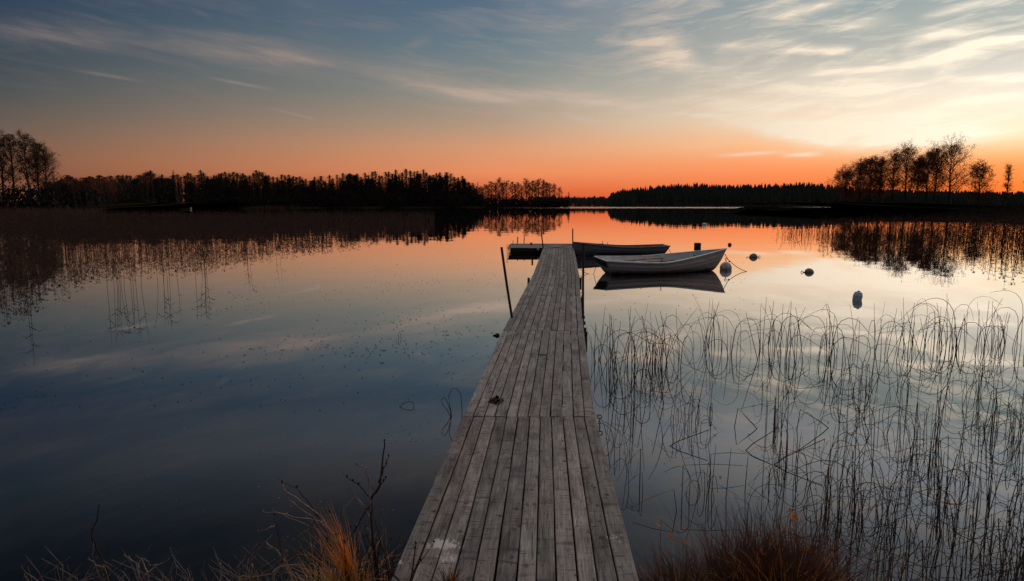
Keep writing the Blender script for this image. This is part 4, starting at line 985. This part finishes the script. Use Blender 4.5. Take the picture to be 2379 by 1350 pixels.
def oar(name, p, q, label):
    c = Vector(p); d = Vector(q) - c; L_ = d.length; u = d.normalized(); m = MB()
    m.tube([Vector((0, 0, 0)), u * .14, u * .16, u * (L_ - .5), u * (L_ - .42)], [.018, .018, .024, .024, .018], 8); o = m.build(name, M_oar)
    o.location = c; tag(o, label, 'oar', 'oars in the pale boat')
    m = MB(); s_ = u.cross(Vector((0, 0, 1))).normalized(); a = u * (L_ - .45); n_ = s_.cross(u)
    prof = [(0, .02), (.1, .05), (.3, .075), (.45, .07), (.47, .03)]; V = []
    for (t, w_) in prof:
        for (ww, hh) in ((-1, .003), (0, .009), (1, .003), (0, -.009)): m.V.append(tuple(a + u * t + s_ * w_ * ww + n_ * hh))
    for k in range(len(prof) - 1):
        for j in range(4): x = k * 4 + j; y = k * 4 + (j + 1) % 4; m.F.append((x, y, y + 4, x + 4)); m.mi.append(0)
    m.F.append((0, 1, 2, 3)); m.F.append((16, 17, 18, 19)[::-1]); m.mi += [0, 0]
    m.build('blade', M_oar, o); return o
def bl_(x, y, z): return boat1.location + ax * x + side * y + Vector((0, 0, z + y * .061))
oar('oar', bl_(.55, .12, .36), bl_(2.35, .30, .42), 'wooden oar lying along the far side inside the pale boat')
oar('oar', bl_(.65, -.22, .34), bl_(2.5, -.06, .39), 'wooden oar lying along the nearer side inside the pale boat')
# folded bracket on the stern quarter
m = MB(); 
for s_ in (1, -1): m.box((0, 0, .03), (.02, .03, .06)); m.tube([(0, 0, .05), (.03, .0, .09), (.05, 0, .085)], .008, 5)
for (x, s_) in ((1.35, 1), (1.35, -1)):
    hb = 1.38 / 2; m = MB(); m.tube([(0, 0, 0), (0, 0, .05)], .012, 6); ringlink(m, (0, 0, .075), .026, .028, .006, X, Z, 10); o = m.build('oarlock', M_iron, boat1); o.location = (x, s_ * (hb - .01), .425)

# ------------------------------------------------------------------ buoys
def buoy(px, py, r, label, prof=None, mm=M_buoy, axis=None, rings=0, z=0.0, seg=18):
    c = atz(px, py, 0); root = thing('mooring_buoy', c, label, 'buoy'); b = MB()
    prof = prof or [(r * math.sin(math.pi * k / 10) + .0005, -r * math.cos(math.pi * k / 10)) for k in range(11)]
    b.lathe(prof, seg, axis, (0, 0, z)); b.build('body', mm, root, seg > 8)
    axn = (axis or Vector((0, 0, 1))).normalized()
    ends = [axn * prof[-1][1]] if rings == 1 else [axn * prof[-1][1], axn * prof[0][1]] if rings == 2 else []
    for e in ends:
        m = MB(); sg = 1 if e.dot(axn) > 0 else -1; cc_ = Vector((0, 0, z)) + e; m.tube([cc_, cc_ + axn * sg * .06], .012, 6); ringlink(m, cc_ + axn * sg * .09, .035, .035, .010, (axn.x, axn.y, axn.z), (0, 0, 1) if abs(axn.z) < .7 else (1, 0, 0), 12); m.build('eye', M_iron, root)
    return root
buoy(1686, 626.5, .19, 'round grey buoy floating at the bow of the pale boat', z=.06, rings=1)
pear = lambda r: [(.02 * r, -1.25 * r), (.35 * r, -1.15 * r), (.75 * r, -.8 * r), (.98 * r, -.25 * r), (.98 * r, .2 * r), (.7 * r, .7 * r), (.3 * r, .95 * r), (.02 * r, r)]
buoy(1751, 598, .16, 'dark buoy with iron eyes at both ends beyond the boat bow', pear(.15), M_buoydk, Vector((1, .15, .08)), 2, .012)
buoy(1879, 633, .12, 'pear-shaped buoy with one eye lying right of the boats', pear(.128), M_buoydk, Vector((-1, -.1, .04)), 1, .004)
buoy(1620.5, 573.5, .17, 'black drum float beyond the pale boat', [(.001, -.16), (.15, -.16), (.175, -.13), (.165, 0), (.175, .13), (.15, .175), (.001, .18)], M_dark, None, 0, .02)
buoy(1695.5, 569.5, .08, 'small reddish float, farthest right beyond the drum', [(.001, -.08), (.08, -.07), (.10, 0), (.06, .07), (.001, .09)], M_red, Vector((.8, 0, .5)), 0, .03)
buoy(1636.5, 522.5, .2, 'tiny pale float far out on the dark reflection', [(.001, -.2), (.2, -.14), (.24, 0), (.2, .12), (.001, .18)], M_white, None, 0, .04)
# plastic canister
c = atz(1991, 697, 0); root = thing('canister_float', c, 'bluish white angular plastic canister floating upright', 'canister'); m = MB()
m.lathe([(.001, -.07), (.06, -.07), (.092, -.03), (.098, .08), (.075, .15), (.045, .165), (.001, .168)], 6, Vector((.18, 0, 1)), (0, 0, .02)); m.build('body', M_white, root)
m = MB(); m.lathe([(.03, .16), (.032, .185), (.001, .187)], 8, Vector((.18, 0, 1)), (0, 0, .02)); m.build('cap', M_dark, root)
# small dark lump by the jetty
c = atz(1155, 780, 0); m = MB(); m.lathe([(.001, -.04), (.03, -.02), (.045, .008), (.03, .032), (.01, .042), (.001, .042)], 7, Vector((.3, .1, 1))); m.box((-.04, 0, .005), (.05, .03, .02), Matrix.Rotation(.5, 3, 'Z'))
tag(m.build('net_float', M_dark), 'small black float on the water by the left edge of the jetty', 'float').location = c
# ropes
def rope(pts, label, r=.008):
    c = Vector(pts[0]); m = MB(); m.tube([Vector(p) - c for p in pts], r, 5); o = m.build('rope', M_rope); o.location = c; return tag(o, label, 'rope', 'thin mooring ropes')
def sag(a, b_, s_, n=8): return [a.lerp(b_, k / n) - Vector((0, 0, s_ * math.sin(math.pi * k / n))) for k in range(n + 1)]
bow = aty(1684, 590, 21.25); kn = aty(1694.5, 606, 21.6); wl = atz(1737, 632, -.01)
rope(sag(bow, kn, .02, 4) + sag(kn, wl, .05)[1:], 'rope from the pale bow over the round buoy into the water', .010)
m = MB(); m.lathe([(.001, -.03), (.03, -.01), (.03, .015), (.001, .035)], 8); o = tag(m.build('rope_knot', M_rope), 'dark knot above the round grey buoy', 'knot'); o.location = kn + Vector((0, 0, -.02))
stn = aty(1386, 615, 20.3); w1 = atz(1379, 637, -.005); jt = aty(1347, 624, 20.6)
rope(sag(stn, w1, .0, 4), 'rope from the pale stern down to the water', .008)
rope(sag(jt, w1, .06), 'slack rope from the jetty to the water by the stern', .008)
sw = aty(1553, 577, 28.0); w2 = atz(1566, 594.5, -.01)
rope(sag(sw, w2, .06, 5), 'short rope hanging from the grey boat stern', .010)
pl2 = aty(1334, 566.5, 28.6)
rope(sag(pl2, aty(1400, 573, 28.0), .05), 'rope from the end pole along the grey boat', .010)

# ------------------------------------------------------------------ floating scraps
b = MB(); b2 = MB(); rq = random.Random(17)
def scrap(m, px, py, s):
    p = atz(px, py, .004); a = rq.gauss(0, .6); u = Vector((math.cos(a), math.sin(a) * 1.0, 0)); v = Vector((-u.y, u.x, 0)); w_ = rq.uniform(.25, .6)
    m.quad(p - u * s, p - v * s * w_ + Vector((0, 0, .003)), p + u * s, p + v * s * w_ + Vector((0, 0, .006)))
cent = [(rq.gauss(930, 170), 600 + 230 * rq.random()) for _ in range(26)]
for k in range(620):
    c_ = rq.choice(cent); px = rq.gauss(c_[0], 55); py = rq.gauss(c_[1], 11)
    if py < 580: continue
    if px > 1230 - (py - 590) * .3 or px < 100: continue
    D = atz(px, py).y; scrap(b, px, py, rq.uniform(.006, .026) * (1 if rq.random() < .9 else 1.8))
for k in range(150): scrap(b, rq.uniform(0, 1080), rq.uniform(700, 960), rq.uniform(.008, .022))
for k in range(60): scrap(b, rq.uniform(1370, 1760), rq.uniform(640, 760), rq.uniform(.008, .03))
for k in range(40): scrap(b, rq.gauss(1280, 400), rq.uniform(600, 660), rq.uniform(.01, .04))
for k in range(60): scrap(b2, rq.gauss(960, 70), rq.gauss(1000, 30), rq.uniform(.005, .013))
for k in range(40): scrap(b2, rq.uniform(300, 1000), rq.uniform(950, 1200), rq.uniform(.003, .008))
for k in range(60): scrap(b, rq.uniform(1420, 2300), rq.uniform(980, 1200), rq.uniform(.006, .015))
tag(b.build('floating_scraps', M_debris), 'dark bits of leaf and reed drifting on the water', None, None, 'stuff')
tag(b2.build('floating_scraps', M_debrispale), 'pale specks drifting on the dark water left of the jetty', None, None, 'stuff')

# far shore trifles
m = MB(); P0 = gpos(436, 262, 0); prof = [(-2.2, .42), (-1.4, .5), (0, .5), (1.4, .55), (2.3, .75)]
for k in range(len(prof) - 1):
    (x0, z0), (x1, z1) = prof[k], prof[k + 1]; m.quad((x0 * .9, -.6, 0), (x1 * .9, -.6, 0), (x1, -.75, z1), (x0, -.75, z0)); m.quad((x0, -.75, z0), (x1, -.75, z1), (x1, -.6, z1 - .05), (x0, -.6, z0 - .05)); m.quad((x0 * .9, .6, 0), (x0, .75, z0), (x1, .75, z1), (x1 * .9, .6, 0))
m.quad((-1.98, -.6, 0), (-2.2, -.75, .42), (-2.2, .75, .42), (-1.98, .6, 0)); m.quad((2.07, -.6, 0), (2.07, .6, 0), (2.3, .75, .75), (2.3, -.75, .75))
m.quad((-1.9, -.55, .15), (1.9, -.55, .15), (1.9, .55, .15), (-1.9, .55, .15))
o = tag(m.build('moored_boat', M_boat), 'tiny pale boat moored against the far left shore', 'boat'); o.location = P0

# ------------------------------------------------------------------ foreground plants
def blades(b, c, n, h, spread, lean, r_, w_=.004, curl=.5, seg=4, dirb=None):
    for k in range(n):
        a = r_.uniform(0, 6.283); rr = abs(r_.gauss(0, spread)); p = Vector(c) + Vector((rr * math.cos(a), rr * math.sin(a) * .7, 0)); e = Vector((math.cos(a), math.sin(a), 0))
        if dirb: e = (e + Vector(dirb)).normalized()
        hh = h * r_.uniform(.5, 1.1); th = abs(r_.gauss(0, lean)) + .05; P = [p.copy()]; cu = r_.uniform(0, curl) * 2
        for j in range(seg): p = p + (Vector((0, 0, 1)) * math.cos(th) + e * math.sin(th)) * hh / seg; th += cu / seg; P.append(p.copy())
        b.ribbon(P, w_ * r_.uniform(.6, 1.3), Vector((-e.y, e.x, 0)) if r_.random() < .6 else None)
rg = random.Random(44)
gz = .05
t = thing('grass_tussock', (1.0, 3.1, gz), 'large dark maroon grass tussock on the bank right of the jetty', 'grass tussock'); b = MB()
for k in range(50):
    x, y = rg.gauss(1.10, .29), rg.gauss(3.08, .07); h = rg.uniform(.28, .58) * (1 - .5 * min(1, abs(x - 1.3) / .6) ** 2)
    blades(b, (x - 1.0, y - 3.1, 0), rg.randint(150, 320), h * 1.1, rg.uniform(.03, .07), rg.uniform(.15, .5), rg, .0058, rg.uniform(.5, 1.5), dirb=(rg.uniform(-.7, .7), 0, 0))
for k in range(26): blades(b, (rg.uniform(-.2, .6), 0, 0), 2, .72, .02, .3, rg, .003, .5)
b.build('blades', M_grass_dk, t)
b = MB(); blades(b, (.1, -.15, .05), 160, .42, .16, .6, rg, .003, 1.6); blades(b, (.6, 0, .05), 200, .42, .14, .6, rg, .003, 1.8); blades(b, (.25, 0, 0), 60, .7, .16, .3, rg, .003, .6); b.build('dry_blades', M_stick, t)
def leaf(b, p, s, r_):
    u = Vector((r_.uniform(-1, 1), r_.uniform(-.6, .6), r_.uniform(-.5, 1))).normalized(); v = perp(u); q = u * s
    p = Vector(p); b.quad(p, p + q * .35 + v * s * .33, p + q * .75 + v * s * .25, p + q * 1.15, p + q * .75 - v * s * .22, p + q * .35 - v * s * .33)
def px_list(pts, Y): return [aty(x, y, Y) for x, y in pts]
def seedling(pts, Y, leaves, label, r=.003, sz=.03):
    P = px_list(pts, Y); c = P[0]; t = thing('leafy_twig', c, label, 'plant', 'orange-leaved twigs on the bank'); m = MB(); m.tube([p - c for p in P], [r * (1 - .6 * k / (len(P) - 1)) for k in range(len(P))], 4); m.build('stem', M_stick, t)
    for (x, y) in leaves: m = MB(); leaf(m, (0, 0, 0), sz * rg.uniform(.7, 1.2), rg); o = m.build('leaf', M_leaf, t); o.location = aty(x, y, Y - .01) - c
seedling([(1846, 1390), (1842, 1300), (1836, 1240), (1838, 1182)], 3.3, [(1836, 1190), (1830, 1196), (1840, 1192), (1837, 1212), (1833, 1216), (1826, 1230), (1829, 1252), (1832, 1262)], 'upright twig with a column of orange leaves among the rushes')
seedling([(1530, 1420), (1536, 1330), (1534, 1270), (1536, 1205)], 3.05, [(1536, 1222), (1554, 1236), (1552, 1252), (1570, 1262), (1600, 1264), (1555, 1279), (1532, 1246)], 'twig with scattered orange leaves in front of the dark tussock', sz=.022)
seedling([(1875, 1400), (1868, 1330), (1872, 1272)], 3.15, [(1868, 1272), (1874, 1278), (1780, 1320), (1772, 1290), (1764, 1284)], 'short twig with orange leaves at the lower edge right of the tussock', sz=.024)
for (px, py, n, h, mm, lb, Y) in ((1830, 1420, 240, .20, M_grass_or, 'bright orange grass tuft at the lower edge right of the tussock', 3.05), (1770, 1430, 130, .17, M_grass_or, 'thin orange grass tuft left of the brightest one', 3.0), (1660, 1425, 90, .15, M_grass_or, 'low orange grass in front of the dark tussock', 2.95), (1590, 1425, 90, .14, M_grass_st, 'straw-coloured grass wisps below the tussock', 2.92), (2235, 1405, 70, .13, M_grass_or, 'small orange tuft below the rushes near the right corner', 3.1), (1985, 1425, 90, .16, M_grass_st, 'straw grass tuft under the rushes right of the orange one', 3.1), (1500, 1400, 70, .10, M_grass_st, 'few curled straw blades beside the jetty on the right', 2.9)):
    b = MB(); blades(b, (0, 0, 0), int(n * .8), h * 2.65, .03, .4, rg, .005, 1.5); p = aty(px, py, 2.9); o = b.build('grass_tuft', mm); o.location = (p.x, 2.9, .11); tag(o, lb, 'grass', 'grass tufts on the bank')
# left orange tuft: swept, bright
b = MB(); blades(b, (.03, 0, 0), 200, .34, .04, .5, rg, .0062, 1.9, dirb=(-.2, 0, 0)); blades(b, (.04, 0, 0), 130, .50, .015, .22, rg, .0052, .3, dirb=(-2.2, 0, 0)); o = b.build('grass_tuft', M_grass_or)
p = aty(800, 1400, 3.2); o.location = (p.x + .02, 3.2, .12); tag(o, 'bright orange grass tuft among dry stems left of the jetty', 'grass', 'grass tufts on the bank')
b = MB(); blades(b, (0, 0, .06), 330, .32, .09, .6, rg, .0052, 2.2); o = b.build('grass_tuft', M_grass_st); o.location = (p.x - .03, 3.12, .10); tag(o, 'flattened straw grass spilling round the bright orange tuft', 'grass', 'grass tufts on the bank')
b = MB(); blades(b, (0, 0, 0), 110, .16, .03, .7, rg, .004, 1.6); blades(b, (.03, .01, 0), 16, .17, .008, .12, rg, .004, .2); q = aty(1040, 1345, 2.95); o = b.build('grass_tuft', M_grass_dk); o.location = (q.x, q.y, .33); tag(o, 'small rusty grass tuft growing over the jetty boards at the bottom', 'grass', 'grass tufts on the bank')
b = MB(); blades(b, (.0, 0, 0), 8, .15, .008, .12, rg, .005, .2); o = b.build('grass_tuft', M_grass_or); o.location = (q.x + .025, q.y, .335); tag(o, 'few upright orange blades on the jetty tuft', 'grass', 'grass tufts on the bank')

# dry shrub left of the jetty
def twigs(name, label, lines, Y, mats, cat='shrub', jit=.08, grp=None, buds=True):
    c = aty(lines[0][0][0][0], lines[0][0][0][1], Y); root = thing(name, c, label, cat, grp)
    for pts, r, mi_ in lines:
        m = MB(); yo = rg.uniform(-jit, jit); n_ = len(pts); P = []
        for k, (x, y) in enumerate(pts): P.append(aty(x, y, Y + yo * (k / max(1, n_ - 1))) - c)
        Q = []
        for a, b_ in zip(P, P[1:]):
            for f in (0, .33, .66): Q.append(a.lerp(b_, f) + Vector((rg.gauss(0, .002), rg.gauss(0, .004), rg.gauss(0, .002))))
        Q.append(P[-1]); m.tube(Q, [r * 1.35 * (1 - .6 * k / (len(Q) - 1)) for k in range(len(Q))], 5)
        if buds:
            for k in range(rg.randint(1, 3)):
                q_ = Q[-1] if k == 0 else rg.choice(Q); m.quad(q_, q_ + Vector((.006, 0, .006)), q_ + Vector((0, .003, .014)), q_ + Vector((-.006, 0, .007)))
            if rg.random() < .6: q_ = rg.choice(Q[len(Q) // 2:]); d_ = Vector((rg.uniform(-.05, .05), rg.uniform(-.02, .02), rg.uniform(0, .05))); m.tube([q_, q_ + d_ * .5, q_ + d_ + Vector((0, 0, .006))], [r * .4, r * .3, r * .2], 4)
        m.build('stem', mats[mi_], root)
    return root
TW = [M_stickdk, M_stick]
L1 = [([(884, 1400), (872, 1290), (862, 1200), (862, 1160), (882, 1130), (890, 1060), (893, 1026)], .0062, 0), ([(880, 1120), (892, 1090), (903, 1062)], .003, 0), ([(864, 1158), (880, 1130), (896, 1112)], .0035, 0),
      ([(862, 1162), (846, 1142), (826, 1122), (806, 1110)], .003, 0), ([(858, 1200), (834, 1162), (818, 1144), (806, 1138)], .003, 1), ([(860, 1190), (858, 1120), (850, 1088), (828, 1082)], .0032, 1),
      ([(862, 1170), (842, 1200), (826, 1230), (800, 1262)], .003, 0), ([(890, 1300), (888, 1230), (884, 1190), (896, 1182), (896, 1260), (906, 1320)], .0022, 1), ([(910, 1400), (898, 1300), (880, 1240), (862, 1160)], .0032, 0), ([(870, 1400), (866, 1300), (858, 1230), (850, 1226)], .004, 1)]
twigs('dry_shrub', 'tall dark twiggy shrub beside the left edge of the jetty', L1, 3.15, TW, jit=.1)
L2 = [([(830, 1420), (790, 1270), (746, 1200), (700, 1165), (664, 1140), (648, 1116)], .0045, 1), ([(780, 1250), (740, 1210), (700, 1182), (672, 1162)], .003, 1), ([(740, 1200), (712, 1160), (690, 1134), (655, 1122)], .0025, 0),
      ([(790, 1262), (752, 1214), (700, 1202), (650, 1192), (612, 1190)], .003, 1), ([(800, 1270), (740, 1232), (690, 1208), (634, 1186)], .002, 1), ([(732, 1204), (720, 1230), (700, 1242), (682, 1256)], .0022, 1), ([(770, 1240), (800, 1240), (790, 1190), (765, 1191)], .0022, 0),
      ([(800, 1300), (768, 1280), (740, 1232), (724, 1236)], .003, 1), ([(780, 1270), (800, 1180), (828, 1150), (868, 1250)], .0018, 1)]
twigs('dry_shrub', 'low shrub of pale twigs reaching left over the water from behind the orange tuft', L2, 3.25, TW, jit=.1)
L3 = [([(700, 1420), (664, 1312), (646, 1280), (620, 1262)], .006, 1), ([(664, 1312), (650, 1270), (642, 1222), (638, 1198)], .0025, 0), ([(634, 1340), (640, 1322), (660, 1314), (702, 1314)], .005, 1), ([(632, 1400), (636, 1340), (652, 1316)], .006, 1), ([(646, 1284), (660, 1256), (668, 1250)], .0015, 1), ([(636, 1223), (612, 1232), (598, 1230)], .003, 1), ([(658, 1312), (668, 1300), (666, 1282)], .002, 1)]
twigs('driftwood_twigs', 'knotty pale pinkish branches low on the bank left of the orange tuft', L3, 3.2, TW, cat='branch')
L4 = [([(268, 1420), (252, 1330), (236, 1300), (218, 1260), (212, 1236), (226, 1200), (230, 1178)], .005, 0), ([(246, 1325), (226, 1312), (206, 1300)], .004, 1), ([(214, 1250), (216, 1290), (210, 1320)], .003, 1), ([(260, 1380), (244, 1318), (240, 1316)], .0035, 1)]
twigs('dry_stalk', 'crooked dark stalk rising from the bank at lower left', L4, 3.35, TW, cat='plant')
L5 = [([(340, 1430), (330, 1350), (316, 1310), (300, 1296)], .006, 1), ([(330, 1345), (360, 1316), (392, 1300)], .004, 1), ([(322, 1320), (324, 1294), (342, 1302), (350, 1316)], .003, 1), ([(352, 1420), (344, 1330), (330, 1300)], .0045, 1), ([(380, 1420), (392, 1340), (410, 1312), (436, 1350)], .002, 1), ([(400, 1430), (420, 1350), (436, 1322), (448, 1350)], .0016, 1)]
twigs('dry_stalk', 'tangle of pale dead branches at the lower left', L5, 3.3, TW, cat='branch')
L6 = [([(200, 1420), (90, 1352), (50, 1318)], .003, 1), ([(150, 1365), (210, 1345), (240, 1338)], .003, 1), ([(80, 1400), (62, 1350), (58, 1342)], .003, 1)]
twigs('dry_stalk', 'thin bare twigs in the bottom left corner', L6, 3.35, TW, cat='plant')
L7 = [([(585, 1400), (584, 1352), (586, 1314)], .004, 1), ([(590, 1380), (600, 1340), (596, 1330)], .002, 1), ([(640, 1332), (560, 1346), (512, 1312)], .0018, 1), ([(575, 1380), (556, 1345), (562, 1338), (590, 1342)], .003, 1)]
twigs('dry_stalk', 'short yellowish shoot standing alone at the bottom left of centre', L7, 3.3, [M_grass_st, M_grass_st], cat='plant')
L8 = [([(956, 1420), (950, 1380), (962, 1300), (966, 1265)], .004, 0), ([(960, 1330), (985, 1290), (1008, 1262)], .002, 0), ([(905, 1330), (930, 1350), (960, 1370)], .004, 0), ([(906, 1420), (908, 1340), (912, 1310)], .004, 0)]
L9 = [([(x + rg.uniform(-25, 25), 1420), (x, 1340 + rg.uniform(-20, 10)), (x + rg.uniform(-40, 40), 1270 + rg.uniform(-60, 30))], .0026, rg.randint(0, 1)) for x in [rg.uniform(700, 905) for _ in range(26)]]
twigs('dry_shrub', 'thicket of thin crossing twigs round the orange tuft left of the jetty', L9, 3.2, TW, jit=.1)
twigs('dry_stalk', 'dark bare twigs crossing the bottom left boards of the jetty', L8, 2.8, TW, cat='plant')
# matted dead stems behind the tuft
b = MB()
for k in range(130):
    x = rg.uniform(.0, 1.0); p = aty(rg.uniform(640, 915), 1400, 3.1 + rg.uniform(-.05, .2)); p.z = .06; h = rg.uniform(.15, .36) * (1 if p.x > -.85 else .55)
    e = Vector((rg.gauss(0, .35), rg.gauss(0, .2), 1)).normalized(); b.tube([p, p + e * h * .5, p + e * h + Vector((rg.gauss(0, .03), 0, 0))], [.0026, .002, .0012], 4)
tag(b.build('dead_stems', M_stickdk), 'mat of thin dead stems on the bank left of the jetty', None, None, 'stuff')
b = MB()
for k in range(70):
    p = aty(rg.uniform(700, 915), 1400, 3.05 + rg.uniform(-.05, .25)); p.z = .06; h = rg.uniform(.12, .30)
    e = Vector((rg.gauss(0, .4), rg.gauss(0, .2), 1)).normalized(); b.tube([p, p + e * h * .6, p + e * h + Vector((rg.gauss(0, .05), 0, -.02))], [.0024, .0018, .001], 4)
for k in range(170):
    p = aty(rg.choice([rg.gauss(300, 90), rg.gauss(600, 50), rg.uniform(60, 700)]), 1400, 3.3 + rg.uniform(-.05, .12)); p.z = .0; h = rg.uniform(.16, .34)
    e = Vector((rg.gauss(0, .5), rg.gauss(0, .2), 1)).normalized(); b.tube([p, p + e * h * .6, p + e * h + Vector((rg.gauss(0, .07), 0, -.02 * rg.random()))], [.0026, .002, .001], 4)
tag(b.build('dead_stems', M_stick), 'pale dry stems mixed on the bank left of the jetty', None, None, 'stuff')
